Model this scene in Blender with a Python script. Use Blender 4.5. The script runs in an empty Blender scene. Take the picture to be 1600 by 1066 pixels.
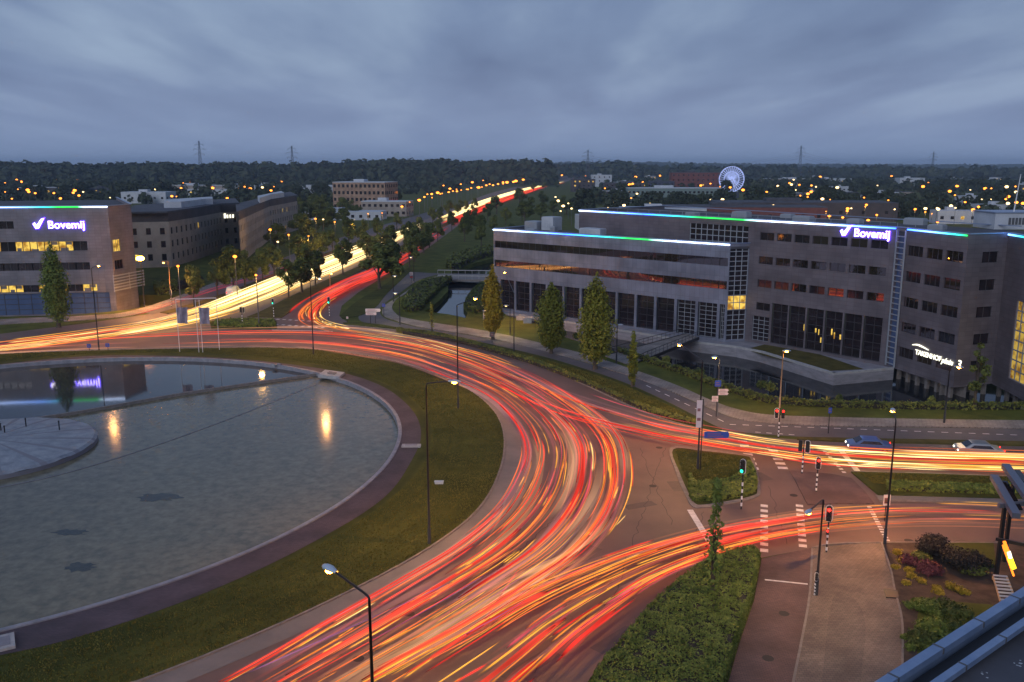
import bpy, math, random
from mathutils import Vector, Matrix, noise
from mathutils.geometry import tessellate_polygon
R = math.radians
rng = random.Random(7)
S = bpy.context.scene
COL = S.collection

# ------------------------------------------------------------------ camera
F_PX, HY, CAMH = 1350.0, 258.0, 28.0
TH = math.atan((533 - HY) / F_PX)
cam_d = bpy.data.cameras.new('camera'); cam = bpy.data.objects.new('camera', cam_d); COL.objects.link(cam)
cam_d.sensor_width = 36.0; cam_d.lens = 36.0 * F_PX / 1600.0
cam_d.clip_start = 0.5; cam_d.clip_end = 30000
cam.location = (0, 0, CAMH); cam.rotation_euler = (R(90) - TH, 0, 0)
S.camera = cam

# ------------------------------------------------------------------ sky, dusk light, exposure
SUN_EL, SUN_ROT = 24.0, 200.0
w = bpy.data.worlds.new('World'); S.world = w; w.use_nodes = True
nt = w.node_tree; nt.nodes.clear(); N = nt.nodes.new; L = nt.links.new
out = N('ShaderNodeOutputWorld'); add = N('ShaderNodeAddShader')
b1 = N('ShaderNodeBackground'); b2 = N('ShaderNodeBackground')
sky = N('ShaderNodeTexSky'); sky.sky_type = 'NISHITA'; sky.sun_disc = False
sky.sun_elevation = R(1.0); sky.sun_rotation = R(SUN_ROT); sky.dust_density = 2.0
L(sky.outputs[0], b1.inputs[0]); b1.inputs[1].default_value = 0.02
tc = N('ShaderNodeTexCoord'); sep = N('ShaderNodeSeparateXYZ'); L(tc.outputs['Generated'], sep.inputs[0])
def mth(op, a, b=None, clamp=False):
    n = N('ShaderNodeMath'); n.operation = op; n.use_clamp = clamp
    for i, q in enumerate((a, b)):
        if q is None: continue
        if isinstance(q, (int, float)): n.inputs[i].default_value = q
        else: L(q, n.inputs[i])
    return n.outputs[0]
zc = mth('MAXIMUM', sep.outputs[2], 0.0); zz = mth('ADD', zc, 0.09)
px_ = mth('DIVIDE', sep.outputs[0], zz); py_ = mth('DIVIDE', sep.outputs[1], zz)
cmb = N('ShaderNodeCombineXYZ'); L(px_, cmb.inputs[0]); L(mth('MULTIPLY', py_, 1.25), cmb.inputs[1])
rot = N('ShaderNodeMapping'); rot.inputs['Rotation'].default_value = (0, 0, R(32)); L(cmb.outputs[0], rot.inputs[0])
rot.inputs['Scale'].default_value = (1.25, .34, 1)
n1 = N('ShaderNodeTexNoise'); n1.inputs['Scale'].default_value = 0.8; n1.inputs['Detail'].default_value = 6; n1.inputs['Roughness'].default_value = .42
n1.inputs['Distortion'].default_value = .5
L(rot.outputs[0], n1.inputs['Vector'])
n2 = N('ShaderNodeTexNoise'); n2.inputs['Scale'].default_value = 1.9; n2.inputs['Detail'].default_value = 5; L(rot.outputs[0], n2.inputs['Vector'])
cl = mth('ADD', mth('MULTIPLY', n1.outputs[0], .75), mth('MULTIPLY', n2.outputs[0], .25))
cr = N('ShaderNodeValToRGB'); L(cl, cr.inputs[0])
e = cr.color_ramp.elements
e[0].position = .37; e[0].color = (.068, .102, .192, 1)
e[1].position = .65; e[1].color = (.188, .250, .352, 1)
m_ = e.new(.5); m_.color = (.106, .152, .255, 1)
hr = N('ShaderNodeValToRGB'); L(zc, hr.inputs[0]); h = hr.color_ramp.elements     # horizon to zenith
h[0].position = 0; h[0].color = (.150, .202, .318, 1)
h[1].position = .30; h[1].color = (.068, .098, .182, 1)
h2_ = h.new(.09); h2_.color = (.156, .210, .332, 1)
mx = N('ShaderNodeMixRGB'); L(mth('MULTIPLY', zc, 9.0, True), mx.inputs[0]); L(hr.outputs[0], mx.inputs[1]); L(cr.outputs[0], mx.inputs[2])
mx2 = N('ShaderNodeMixRGB'); mx2.inputs[0].default_value = .85; L(hr.outputs[0], mx2.inputs[1]); L(mx.outputs[0], mx2.inputs[2])
L(mx2.outputs[0], b2.inputs[0]); b2.inputs[1].default_value = 1.35
L(b1.outputs[0], add.inputs[0]); L(b2.outputs[0], add.inputs[1]); L(add.outputs[0], out.inputs[0])

sd = bpy.data.lights.new('sun', 'SUN'); so = bpy.data.objects.new('sun', sd); COL.objects.link(so)
sd.energy = 0.95; sd.angle = R(40); sd.color = (.88, .92, 1.0)
so.rotation_euler = (R(90 - SUN_EL), 0, R(-28)); so.location = (-60, -40, 90)
S.view_settings.view_transform = 'Standard'; S.view_settings.look = 'None'
S.view_settings.exposure = 0.22; S.view_settings.gamma = 1.0
S.render.engine = 'CYCLES'; S.cycles.transparent_max_bounces = 96
S.cycles.max_bounces = 5; S.cycles.diffuse_bounces = 2; S.cycles.glossy_bounces = 3
S.cycles.use_light_tree = True; S.cycles.sample_clamp_indirect = 4.0
S.cycles.use_denoising = True

# ------------------------------------------------------------------ helpers
def P(x, y, z=0.0):
    """where the sight line through photo pixel (x, y) meets the level z"""
    u = (x - 800) / F_PX; v = -(y - 533) / F_PX
    d = (u, math.cos(TH) + v * math.sin(TH), -math.sin(TH) + v * math.cos(TH))
    t = (z - CAMH) / d[2]
    return Vector((d[0] * t, d[1] * t, z))
def hz(b, y):
    """height of the point seen at row y straight above ground point b"""
    v = -(y - 533) / F_PX
    return CAMH + b[1] * (-math.sin(TH) + v * math.cos(TH)) / (math.cos(TH) + v * math.sin(TH))

def link(o): COL.objects.link(o); return o
def tag(o, label=None, cat=None, group=None, kind=None):
    if label: o['label'] = label
    if cat: o['category'] = cat
    if group: o['group'] = group
    if kind: o['kind'] = kind
    return o
def empty(name, loc, label, cat, group=None):
    o = bpy.data.objects.new(name, None); link(o); o.location = loc; o.empty_display_size = .3
    return tag(o, label, cat, group)
class MB:
    def __init__(s): s.v = []; s.f = []; s.mi = []; s.c = []
    def quad(s, a, b, c, d, m=0):
        i = len(s.v); s.v += [Vector(a), Vector(b), Vector(c), Vector(d)]; s.f.append((i, i+1, i+2, i+3)); s.mi.append(m)
    def box(s, x0, y0, z0, x1, y1, z1, m=0): s.obox(Vector((x0, y0, z0)), Vector((x1-x0, 0, 0)), Vector((0, y1-y0, 0)), Vector((0, 0, z1-z0)), m)
    def obox(s, o, a, b, c, m=0):
        i = len(s.v); s.v += [o, o+a, o+a+b, o+b, o+c, o+a+c, o+a+b+c, o+b+c]
        for q in ((0,3,2,1),(4,5,6,7),(0,1,5,4),(1,2,6,5),(2,3,7,6),(3,0,4,7)):
            s.f.append(tuple(i+k for k in q)); s.mi.append(m)
    def bar(s, p, q, w, m=0, h=None):
        p = Vector(p); q = Vector(q); d = q - p
        if d.length < 1e-6: return
        up = Vector((0, 0, 1)) if abs(d.normalized().z) < .95 else Vector((1, 0, 0))
        sx = d.cross(up).normalized() * w; sz = sx.cross(d).normalized() * (h or w)
        s.obox(p - sx/2 - sz/2, sx, sz, d, m)
    def tube(s, pts, rad, n=8, m=0, cap=True):
        pts = [Vector(p) for p in pts]; i0 = len(s.v)
        rr = rad if isinstance(rad, (list, tuple)) else [rad] * len(pts)
        for k, p in enumerate(pts):
            d = (pts[min(k+1, len(pts)-1)] - pts[max(k-1, 0)]).normalized()
            up = Vector((0, 0, 1)) if abs(d.z) < .9 else Vector((1, 0, 0))
            a = d.cross(up).normalized(); b = a.cross(d).normalized()
            for j in range(n):
                t = 2*math.pi*j/n; s.v.append(p + a*math.cos(t)*rr[k] + b*math.sin(t)*rr[k])
        for k in range(len(pts)-1):
            for j in range(n):
                a = i0+k*n+j; b = i0+k*n+(j+1) % n
                s.f.append((a, b, b+n, a+n)); s.mi.append(m)
        if cap:
            s.f.append(tuple(i0+j for j in range(n))); s.mi.append(m)
            s.f.append(tuple(i0+(len(pts)-1)*n+j for j in reversed(range(n)))); s.mi.append(m)
    def ball(s, c, r, sx=1, sy=1, sz=1, n=10, m=0, k=6):
        c = Vector(c); i0 = len(s.v)
        for i in range(k+1):
            a = math.pi*i/k
            for j in range(n):
                t = 2*math.pi*j/n
                s.v.append(c + Vector((math.sin(a)*math.cos(t)*r*sx, math.sin(a)*math.sin(t)*r*sy, math.cos(a)*r*sz)))
        for i in range(k):
            for j in range(n):
                a = i0+i*n+j; b = i0+i*n+(j+1) % n
                s.f.append((a, a+n, b+n, b)); s.mi.append(m)
    def slab(s, pts, z0, z1, holes=(), m=0, ms=None, bottom=False):
        loops = [[Vector((p[0], p[1], 0)) for p in pts]] + [[Vector((p[0], p[1], 0)) for p in hl] for hl in holes]
        tris = tessellate_polygon(loops); flat = [q for l in loops for q in l]; i = len(s.v)
        s.v += [Vector((q.x, q.y, z1)) for q in flat]
        for t in tris:
            a, b, c = (flat[k] for k in t)
            if (b-a).cross(c-a).z < 0: t = (t[0], t[2], t[1])
            s.f.append(tuple(i+k for k in t)); s.mi.append(m)
        if z0 is not None and z0 < z1:
            for l in loops:
                n = len(l); j = len(s.v)
                ar = sum(l[k].x*l[(k+1) % n].y - l[(k+1) % n].x*l[k].y for k in range(n))
                s.v += [Vector((q.x, q.y, z1)) for q in l] + [Vector((q.x, q.y, z0)) for q in l]
                for k in range(n):
                    a, b = j+k, j+(k+1) % n
                    fc = (a, a+n, b+n, b) if ar > 0 else (a, b, b+n, a+n)
                    s.f.append(fc); s.mi.append(m if ms is None else ms)
    def build(s, name, mats, parent=None, origin=None, smooth=False):
        if origin is None: origin = parent.location if (parent and parent.type == 'EMPTY') else (ROOT(parent).location if parent else Vector((0, 0, 0)))
        origin = Vector(origin)
        me = bpy.data.meshes.new(name); me.from_pydata([q - origin for q in s.v], [], s.f)
        if not isinstance(mats, (list, tuple)): mats = [mats]
        for q in mats: me.materials.append(q)
        if len(mats) > 1: me.polygons.foreach_set('material_index', s.mi)
        if smooth: me.polygons.foreach_set('use_smooth', [True]*len(me.polygons))
        if s.c:
            ca = me.color_attributes.new('col', 'FLOAT_COLOR', 'POINT')
            ca.data.foreach_set('color', [x for c in s.c for x in c])
        me.update()
        o = link(bpy.data.objects.new(name, me))
        if parent: o.parent = parent
        else: o.location = origin
        return o
def ROOT(o):
    while o.parent: o = o.parent
    return o
def struct(name, mb, mat, **k): return tag(mb.build(name, mat, **k), kind='structure')
def copy_tree(o, parent=None):
    c = o.copy(); COL.objects.link(c); c.parent = parent
    for ch in list(o.children): copy_tree(ch, c)
    return c
def cr_(pts, n=6, closed=False):
    """Catmull-Rom through the points"""
    pts = [Vector(p) for p in pts]; o = []; K = len(pts)
    for i in range(K if closed else K-1):
        a = pts[(i-1) % K] if closed else pts[max(i-1, 0)]; b = pts[i]; c = pts[(i+1) % K]
        d = pts[(i+2) % K] if closed else pts[min(i+2, K-1)]
        for j in range(n):
            t = j/n
            o.append(.5*((2*b)+(c-a)*t+(2*a-5*b+4*c-d)*t*t+(3*b-a-3*c+d)*t**3))
    if not closed: o.append(pts[-1])
    return o
def px(pts, z=0.0): return [P(a, b, z) for a, b in pts]

# ------------------------------------------------------------------ materials
def mat(name, col, rough=.8, metal=0.0, col2=None, scale=1.0, detail=6, bump=0.0, spec=.5, scale3=None, rnd=0.0, bscale=None, ramp=(.35, .65), coat=0):
    m = bpy.data.materials.new(name); m.use_nodes = True; t = m.node_tree; bs = t.nodes['Principled BSDF']
    bs.inputs['Base Color'].default_value = (*col, 1); bs.inputs['Roughness'].default_value = rough
    bs.inputs['Metallic'].default_value = metal; bs.inputs['Specular IOR Level'].default_value = spec
    if coat: bs.inputs['Coat Weight'].default_value = coat
    tc = t.nodes.new('ShaderNodeTexCoord'); vec = tc.outputs['Object']
    if scale3:
        mp = t.nodes.new('ShaderNodeMapping'); mp.inputs['Scale'].default_value = scale3; t.links.new(vec, mp.inputs[0]); vec = mp.outputs[0]
    if col2:
        nz = t.nodes.new('ShaderNodeTexNoise'); nz.inputs['Scale'].default_value = scale; nz.inputs['Detail'].default_value = detail; nz.inputs['Roughness'].default_value = .65
        t.links.new(vec, nz.inputs['Vector'])
        cr = t.nodes.new('ShaderNodeValToRGB'); t.links.new(nz.outputs[0], cr.inputs[0])
        cr.color_ramp.elements[0].position = ramp[0]; cr.color_ramp.elements[1].position = ramp[1]
        cr.color_ramp.elements[0].color = (*col, 1); cr.color_ramp.elements[1].color = (*col2, 1)
        o = cr.outputs[0]
        if rnd:
            oi = t.nodes.new('ShaderNodeObjectInfo'); hs = t.nodes.new('ShaderNodeHueSaturation')
            mr = t.nodes.new('ShaderNodeMapRange'); mr.inputs[3].default_value = 1-rnd; mr.inputs[4].default_value = 1+rnd
            t.links.new(oi.outputs['Random'], mr.inputs[0]); t.links.new(mr.outputs[0], hs.inputs['Value']); t.links.new(o, hs.inputs['Color'])
            mh = t.nodes.new('ShaderNodeMapRange'); mh.inputs[3].default_value = .5+rnd*.06; mh.inputs[4].default_value = .5-rnd*.06
            t.links.new(oi.outputs['Random'], mh.inputs[0]); t.links.new(mh.outputs[0], hs.inputs['Hue']); o = hs.outputs[0]
        t.links.new(o, bs.inputs['Base Color'])
    if bump:
        nb = t.nodes.new('ShaderNodeTexNoise'); nb.inputs['Scale'].default_value = bscale or scale*3; nb.inputs['Detail'].default_value = 6
        t.links.new(vec, nb.inputs['Vector']); bp = t.nodes.new('ShaderNodeBump'); bp.inputs['Strength'].default_value = bump
        bp.inputs['Distance'].default_value = .05
        t.links.new(nb.outputs[0], bp.inputs['Height']); t.links.new(bp.outputs[0], bs.inputs['Normal'])
    return m
def emat(name, col, strength, sample=True, attr=False, ghost=False):
    m = bpy.data.materials.new(name); m.use_nodes = True; t = m.node_tree; t.nodes.clear()
    o = t.nodes.new('ShaderNodeOutputMaterial'); em = t.nodes.new('ShaderNodeEmission')
    em.inputs[0].default_value = (*col, 1); em.inputs[1].default_value = strength
    if attr:
        a = t.nodes.new('ShaderNodeVertexColor'); a.layer_name = 'col'; t.links.new(a.outputs[0], em.inputs[0])
    if ghost:
        tr = t.nodes.new('ShaderNodeBsdfTransparent'); ad = t.nodes.new('ShaderNodeAddShader')
        t.links.new(em.outputs[0], ad.inputs[0]); t.links.new(tr.outputs[0], ad.inputs[1]); t.links.new(ad.outputs[0], o.inputs[0])
    else: t.links.new(em.outputs[0], o.inputs[0])
    if not sample: m.cycles.emission_sampling = 'NONE'
    return m
def brickmat(name, c1, c2, cm, bw, bh, rough=.85, rot=0, bump=.3, wear=None, axes='xy'):
    m = bpy.data.materials.new(name); m.use_nodes = True; t = m.node_tree; bs = t.nodes['Principled BSDF']; bs.inputs['Roughness'].default_value = rough
    tc = t.nodes.new('ShaderNodeTexCoord'); mp = t.nodes.new('ShaderNodeMapping'); mp.inputs['Rotation'].default_value = (0, 0, R(rot)); 
    if axes == 'xz': mp.inputs['Rotation'].default_value = (R(-90), 0, 0)
    t.links.new(tc.outputs['Object'], mp.inputs[0])
    b = t.nodes.new('ShaderNodeTexBrick'); t.links.new(mp.outputs[0], b.inputs['Vector'])
    b.inputs['Color1'].default_value = (*c1, 1); b.inputs['Color2'].default_value = (*c2, 1); b.inputs['Mortar'].default_value = (*cm, 1)
    b.inputs['Scale'].default_value = 1; b.inputs['Brick Width'].default_value = bw; b.inputs['Row Height'].default_value = bh; b.inputs['Mortar Size'].default_value = .012*bw/.3
    nz = t.nodes.new('ShaderNodeTexNoise'); nz.inputs['Scale'].default_value = .35; nz.inputs['Detail'].default_value = 7; t.links.new(tc.outputs['Object'], nz.inputs['Vector'])
    mr = t.nodes.new('ShaderNodeMapRange'); mr.inputs[1].default_value = .3; mr.inputs[2].default_value = .7; mr.inputs[3].default_value = .62; mr.inputs[4].default_value = 1.25
    t.links.new(nz.outputs[0], mr.inputs[0])
    hs = t.nodes.new('ShaderNodeHueSaturation'); t.links.new(mr.outputs[0], hs.inputs['Value']); t.links.new(b.outputs[0], hs.inputs['Color']); t.links.new(hs.outputs[0], bs.inputs['Base Color'])
    bp = t.nodes.new('ShaderNodeBump'); bp.inputs['Strength'].default_value = bump; bp.inputs['Distance'].default_value = .01
    t.links.new(b.outputs['Fac'], bp.inputs['Height']); bp.invert = True; t.links.new(bp.outputs[0], bs.inputs['Normal'])
    return m

M = {}
M['grass'] = mat('grass', (.050, .060, .010), .95, col2=(.110, .118, .022), scale=.22, detail=12, bump=.6, bscale=6, spec=.15)
M['mown'] = mat('mown_grass', (.040, .047, .010), .95, col2=(.080, .084, .019), scale=.16, detail=13, bump=.5, bscale=8, spec=.12)
M['tuft'] = mat('grass_tufts', (.080, .082, .018), .9, col2=(.155, .145, .038), scale=.5, detail=9, spec=.1)
M['dryverge'] = mat('dry_verge', (.060, .052, .014), .95, col2=(.120, .095, .028), scale=.5, detail=12, bump=.6, bscale=6, spec=.12)
M['asphalt'] = mat('asphalt', (.108, .068, .058), .62, col2=(.165, .104, .086), scale=.13, detail=12, bump=.25, bscale=22, spec=.45)
M['road_dark'] = mat('path_asphalt', (.080, .068, .074), .8, col2=(.118, .098, .102), scale=.3, detail=12, bump=.2, bscale=20)
M['apron'] = mat('grey_apron', (.135, .125, .122), .85, col2=(.19, .17, .162), scale=.3, detail=10, bump=.2, bscale=18)
M['paving'] = brickmat('light_paving', (.24, .20, .18), (.29, .245, .22), (.12, .10, .095), .6, .3, rot=-24)
M['paving2'] = brickmat('worn_paving', (.165, .120, .098), (.205, .152, .125), (.085, .07, .065), .3, .2, rot=4)
M['redbrickpath'] = brickmat('red_path_bricks', (.125, .070, .066), (.165, .092, .082), (.055, .04, .04), .3, .1, rot=4)
M['worn'] = brickmat('worn_dark_paving', (.138, .102, .085), (.17, .128, .107), (.07, .06, .055), .3, .2, rot=4)
M['ringbrick'] = brickmat('purple_ring_bricks', (.072, .052, .064), (.100, .070, .084), (.04, .03, .036), .3, .12, rot=0)
M['kerb'] = mat('kerb_stone', (.30, .29, .29), .8, col2=(.42, .40, .40), scale=1.5)
M['patch'] = mat('darker_asphalt', (.080, .056, .050), .7, col2=(.105, .074, .066), scale=.8, bump=.2, bscale=20); M['kerbd2'] = mat('crack_fill', (.035, .027, .025), .8)
M['kerbm'] = mat('pond_rim_stone', (.19, .185, .21), .75, col2=(.30, .29, .32), scale=1.2)
M['kerbd'] = mat('kerb_dark', (.16, .14, .13), .85, col2=(.24, .21, .2), scale=2)
M['white_paint'] = mat('road_paint', (.50, .47, .46), .7, col2=(.78, .74, .74), scale=2.2, detail=10)
M['soil'] = mat('garden_soil', (.050, .036, .030), .95, col2=(.105, .075, .060), scale=.9, detail=10, bump=.8, bscale=9, spec=.1)
M['concrete'] = mat('plinth_concrete', (.19, .18, .20), .8, col2=(.30, .28, .31), scale=.5, detail=10, scale3=(1, 1, 4))
M['darkpole'] = mat('dark_pole', (.022, .020, .024), .45, metal=.3)
M['grey_pole'] = mat('grey_pole', (.12, .12, .13), .45, metal=.4)
M['tan_lamplit'] = mat('tan_pole', (.42, .26, .14), .6)  # tan puts the lamp's own light into the post colour; also the bench frame
M['housing'] = mat('lamp_housing', (.48, .54, .62), .35, metal=.2)
M['steel'] = mat('pale_steel', (.42, .44, .48), .4, metal=.5)
M['whitewall'] = mat('pale_wall', (.40, .42, .46), .7, col2=(.5, .52, .56), scale=.4)
M['black'] = mat('matt_black', (.012, .012, .014), .5)
M['whitep'] = mat('white_paint_band', (.72, .72, .74), .5)
M['roof'] = mat('roof_felt', (.045, .046, .058), .9, col2=(.085, .085, .105), scale=.3, detail=10)
M['roofed'] = mat('roof_edge_metal', (.30, .36, .50), .35, metal=.55)
M['bark'] = mat('bark', (.055, .040, .028), .95, col2=(.10, .075, .055), scale=6, bump=.5)
M['leaf'] = mat('leaves', (.055, .072, .018), .7, col2=(.150, .165, .036), scale=.45, detail=6, rnd=.35, spec=.2)
M['leafcol'] = mat('hornbeam_leaves', (.10, .11, .014), .7, col2=(.28, .26, .034), scale=.8, detail=6, rnd=.30, spec=.2)
M['leafgold'] = mat('golden_leaves', (.15, .11, .010), .7, col2=(.42, .28, .022), scale=.8, detail=6, spec=.2)
M['hedge'] = mat('hedge_leaves', (.070, .105, .016), .7, col2=(.20, .24, .052), scale=1.0, detail=8, spec=.2)
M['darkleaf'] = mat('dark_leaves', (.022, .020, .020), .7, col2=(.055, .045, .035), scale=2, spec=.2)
M['yellowleaf'] = mat('yellow_leaves', (.22, .16, .015), .7, col2=(.48, .36, .04), scale=2, spec=.2)
M['redleaf'] = mat('red_leaves', (.09, .025, .035), .7, col2=(.17, .06, .07), scale=2, spec=.2)
M['forest'] = mat('forest_leaves', (.036, .048, .030), .95, col2=(.075, .085, .045), scale=.03, detail=9, spec=.05)
M['glass'] = mat('dark_glass', (.018, .015, .020), .06, spec=1.0, metal=.35, col2=(.05, .035, .04), scale=.35)
M['glassr'] = mat('mirror_glass', (.26, .19, .19), .02, metal=.95)
M['blueglass'] = mat('blue_glass', (.10, .15, .30), .12, metal=.35, col2=(.16, .22, .40), scale=.1)
M['frame'] = mat('pale_frames', (.36, .38, .42), .45, metal=.3)
M['frame_d'] = mat('dark_frames', (.05, .045, .05), .5)
def cladding(name, c1, c2, pw, ph, rough, metal=0.0):
    m = bpy.data.materials.new(name); m.use_nodes = True; t = m.node_tree; bs = t.nodes['Principled BSDF']
    bs.inputs['Roughness'].default_value = rough; bs.inputs['Metallic'].default_value = metal
    uv = t.nodes.new('ShaderNodeUVMap'); uv.uv_map = 'UVMap'
    b = t.nodes.new('ShaderNodeTexBrick'); b.offset = 0; t.links.new(uv.outputs[0], b.inputs['Vector'])
    b.inputs['Color1'].default_value = (*c1, 1); b.inputs['Color2'].default_value = (*c2, 1); b.inputs['Mortar'].default_value = (*[x*.72 for x in c1], 1)
    b.inputs['Scale'].default_value = 1; b.inputs['Brick Width'].default_value = pw; b.inputs['Row Height'].default_value = ph; b.inputs['Mortar Size'].default_value = .022
    nz = t.nodes.new('ShaderNodeTexNoise'); nz.inputs['Scale'].default_value = .25; nz.inputs['Detail'].default_value = 8; t.links.new(uv.outputs[0], nz.inputs['Vector'])
    mr = t.nodes.new('ShaderNodeMapRange'); mr.inputs[1].default_value = .3; mr.inputs[2].default_value = .7; mr.inputs[3].default_value = .72; mr.inputs[4].default_value = 1.22; t.links.new(nz.outputs[0], mr.inputs[0])
    hs = t.nodes.new('ShaderNodeHueSaturation'); t.links.new(mr.outputs[0], hs.inputs['Value']); t.links.new(b.outputs[0], hs.inputs['Color']); t.links.new(hs.outputs[0], bs.inputs['Base Color'])
    return m
M['clad_dark'] = cladding('brown_stone_cladding', (.118, .100, .112), (.146, .124, .138), 1.2, .6, .42)
M['clad_grey'] = cladding('silver_panel_cladding', (.215, .225, .285), (.25, .26, .325), .9, 2.0, .25, .25)
M['clad_left'] = cladding('grey_stone_cladding', (.165, .150, .172), (.195, .178, .202), 1.2, .6, .5)
M['e_sodium'] = emat('sodium_lens', (1, .30, .02), 130, sample=False)
M['e_far'] = emat('sodium_far', (1, .27, .03), 4.2, sample=False)
M['e_farw'] = emat('white_far', (1, .66, .28), 4, sample=False)
M['e_red'] = emat('signal_red', (1, .015, .01), 9)
M['e_green'] = emat('signal_green', (.02, .9, .45), 6)
M['e_warmwin'] = emat('lit_room', (1, .62, .10), .95)
M['e_warmwin2'] = emat('lit_room_dim', (1, .55, .14), .45)

for k_ in ('e_warmwin', 'e_warmwin2'):
    t = M[k_].node_tree; em = [n for n in t.nodes if n.type == 'EMISSION'][0]; tcn = t.nodes.new('ShaderNodeTexCoord')
    nz = t.nodes.new('ShaderNodeTexNoise'); nz.inputs['Scale'].default_value = .9; nz.inputs['Detail'].default_value = 4; t.links.new(tcn.outputs['Object'], nz.inputs['Vector'])
    cr = t.nodes.new('ShaderNodeValToRGB'); cr.color_ramp.elements[0].position = .38; cr.color_ramp.elements[0].color = (.34, .15, .02, 1); cr.color_ramp.elements[1].position = .58; cr.color_ramp.elements[1].color = (1, .66, .12, 1)
    t.links.new(nz.outputs[0], cr.inputs[0]); t.links.new(cr.outputs[0], em.inputs[0])
# ------------------------------------------------------------------ ground, water, roads
C0 = Vector((-52.8, 83.2, 0)); RP = 41.0
def circ(r, n=96, c=C0): return [Vector((c.x+r*math.cos(2*math.pi*i/n), c.y+r*math.sin(2*math.pi*i/n), 0)) for i in range(n)]
CANAL = px([(664,487),(700,491),(728,497),(733,484),(724,474),(737,462),(748,450),(752,440),(762,425),(790,410),(830,396),(820,390),(775,402),(735,413),(705,424),(700,440),(700,455),(686,470)])
MOAT = px([(783,486),(792,493),(820,502),(846,508),(850,517),(905,534),(960,549),(1010,566),(1062,582),(1110,598),(1150,616),(1200,630),(1300,637),(1450,640),(1600,640),(1720,640)]) + \
       [Vector((80,118,0)), Vector((60,128,0)), Vector((50,142,0)), Vector((36,158,0)), Vector((18,178,0)), Vector((0,182,0)), Vector((-3.2,178,0))]
SUNK = px([(-330,510),(0,497),(70,494.5),(130,491),(206,483.5)]) + [Vector((-71,180,0)), Vector((-71,188,0)), Vector((-240,188,0))]
g = MB(); BIG = 9000
g.slab([(-BIG, -300), (BIG, -300), (BIG, 12000), (-BIG, 12000)], None, 0, holes=[circ(RP), CANAL, MOAT, SUNK])
struct('ground', g, M['grass'])
for loop, nm, zb in ((CANAL, 'canal_bank', -1.7), (MOAT, 'moat_bank', -2.9), (SUNK, 'sunken_bank', -2.3)):
    g = MB(); n = len(loop)
    for i in range(n):
        a, b = loop[i], loop[(i+1) % n]
        g.quad(a, b, (b.x, b.y, zb), (a.x, a.y, zb))
    struct(nm, g, M['grass'])
def water(name, col, col2, rough, bump, scale3, bscale, sc=.25, spec=.5):
    m = mat(name, col, rough, col2=col2, scale=sc, detail=9, bump=bump, bscale=bscale, spec=spec)
    m.node_tree.nodes['Principled BSDF'].inputs['IOR'].default_value = 1.33
    return m
M['pond'] = water('pond_water', (.088, .076, .048), (.185, .158, .100), .14, .022, None, 2.5, 1.3, .7)
M['pondcalm'] = water('calm_pond_water', (.030, .032, .036), (.055, .056, .055), .045, .012, None, 1.2, .5, .7)
M['weed'] = water('weed_patch', (.030, .034, .036), (.05, .055, .05), .22, .3, None, 5, 1.5, .5)
M['canalw'] = water('canal_water', (.012, .014, .016), (.02, .022, .026), .06, .03, None, 1.5)
g = MB(); g.slab(circ(RP), None, -.28); struct('pond_water', g, M['pond'])
WALL_LN = cr_([P(0, 661)+(P(0, 661)-P(128, 642))*.75, P(0, 661), P(128, 642), P(300, 612), P(503, 583)], 6)
a0_, a1_ = math.atan2((WALL_LN[-1]-C0).y, (WALL_LN[-1]-C0).x), math.pi*1.0-.02
arc_ = [Vector((C0.x+math.cos(a0_+(a1_-a0_)*i/50)*(RP-.02), C0.y+math.sin(a0_+(a1_-a0_)*i/50)*(RP-.02), 0)) for i in range(51)]
g = MB(); g.slab([p for p in WALL_LN[:-1]]+arc_, None, -.274); struct('pond_water_calm', g, M['pondcalm'])
def bbox(loop, pad, z):
    xs = [p.x for p in loop]; ys = [p.y for p in loop]
    g = MB(); g.slab([(min(xs)-pad, min(ys)-pad), (max(xs)+pad, min(ys)-pad), (max(xs)+pad, max(ys)+pad), (min(xs)-pad, max(ys)+pad)], None, z); return g
for k_, (x_, y_, a_, b_) in enumerate(((250,777,2.0,1.0),(110,832,1.5,.7),(124,886,1.2,.8))):
    q = P(x_, y_, -.27); r_ = random.Random(k_); g = MB(); g.slab([(q.x+math.cos(t*.2856)*a_*r_.uniform(.6, 1.15), q.y+math.sin(t*.2856)*b_*r_.uniform(.6, 1.15)) for t in range(22)], None, -.272)
    tag(g.build('water_weed', M['weed']), ('largest dark weed patch in the pond, toward the middle', 'middle dark weed patch in the pond at left', 'small dark weed patch in the pond nearest the kerb')[k_], 'water weed', kind='stuff')
struct('canal_water', bbox(CANAL, .5, -1.1), M['canalw']); struct('moat_water', bbox(MOAT, .5, -2.5), M['canalw']); struct('sunken_lawn', bbox(SUNK, .4, -2.2), M['grass'])

def polar(ptspx, r_unseen):
    """closed loop round the pond: seen points, the unseen rest on a circle"""
    q = [P(a, b) for a, b in ptspx]; an = []
    for p in q:
        d = p - C0; an.append((math.atan2(d.y, d.x), math.hypot(d.x, d.y)))
    an.sort()
    sm = cr_([Vector((a, r, 0)) for a, r in an], 5)
    a0, r0 = an[0]; a1, r1 = an[-1]; gap = a0 + 2*math.pi - a1; k = int(gap/.08)
    extra = []
    for i in range(1, k):
        t = i/k; s = math.sin(math.pi*t)**.5; rr = (r1*(1-t)+r0*t)*(1-s) + r_unseen*s
        extra.append(Vector((a1+gap*t, rr, 0)))
    return [Vector((C0.x+v.y*math.cos(v.x), C0.y+v.y*math.sin(v.x), 0)) for v in sm+extra]
ringO = polar([(0,1027),(107,1003),(268,950),(400,895),(500,844),(600,780),(640,727),(657,690),(652,655),(630,628),(590,602),(530,583),(430,568),(280,558),(140,558),(0,571)], 43)
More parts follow.
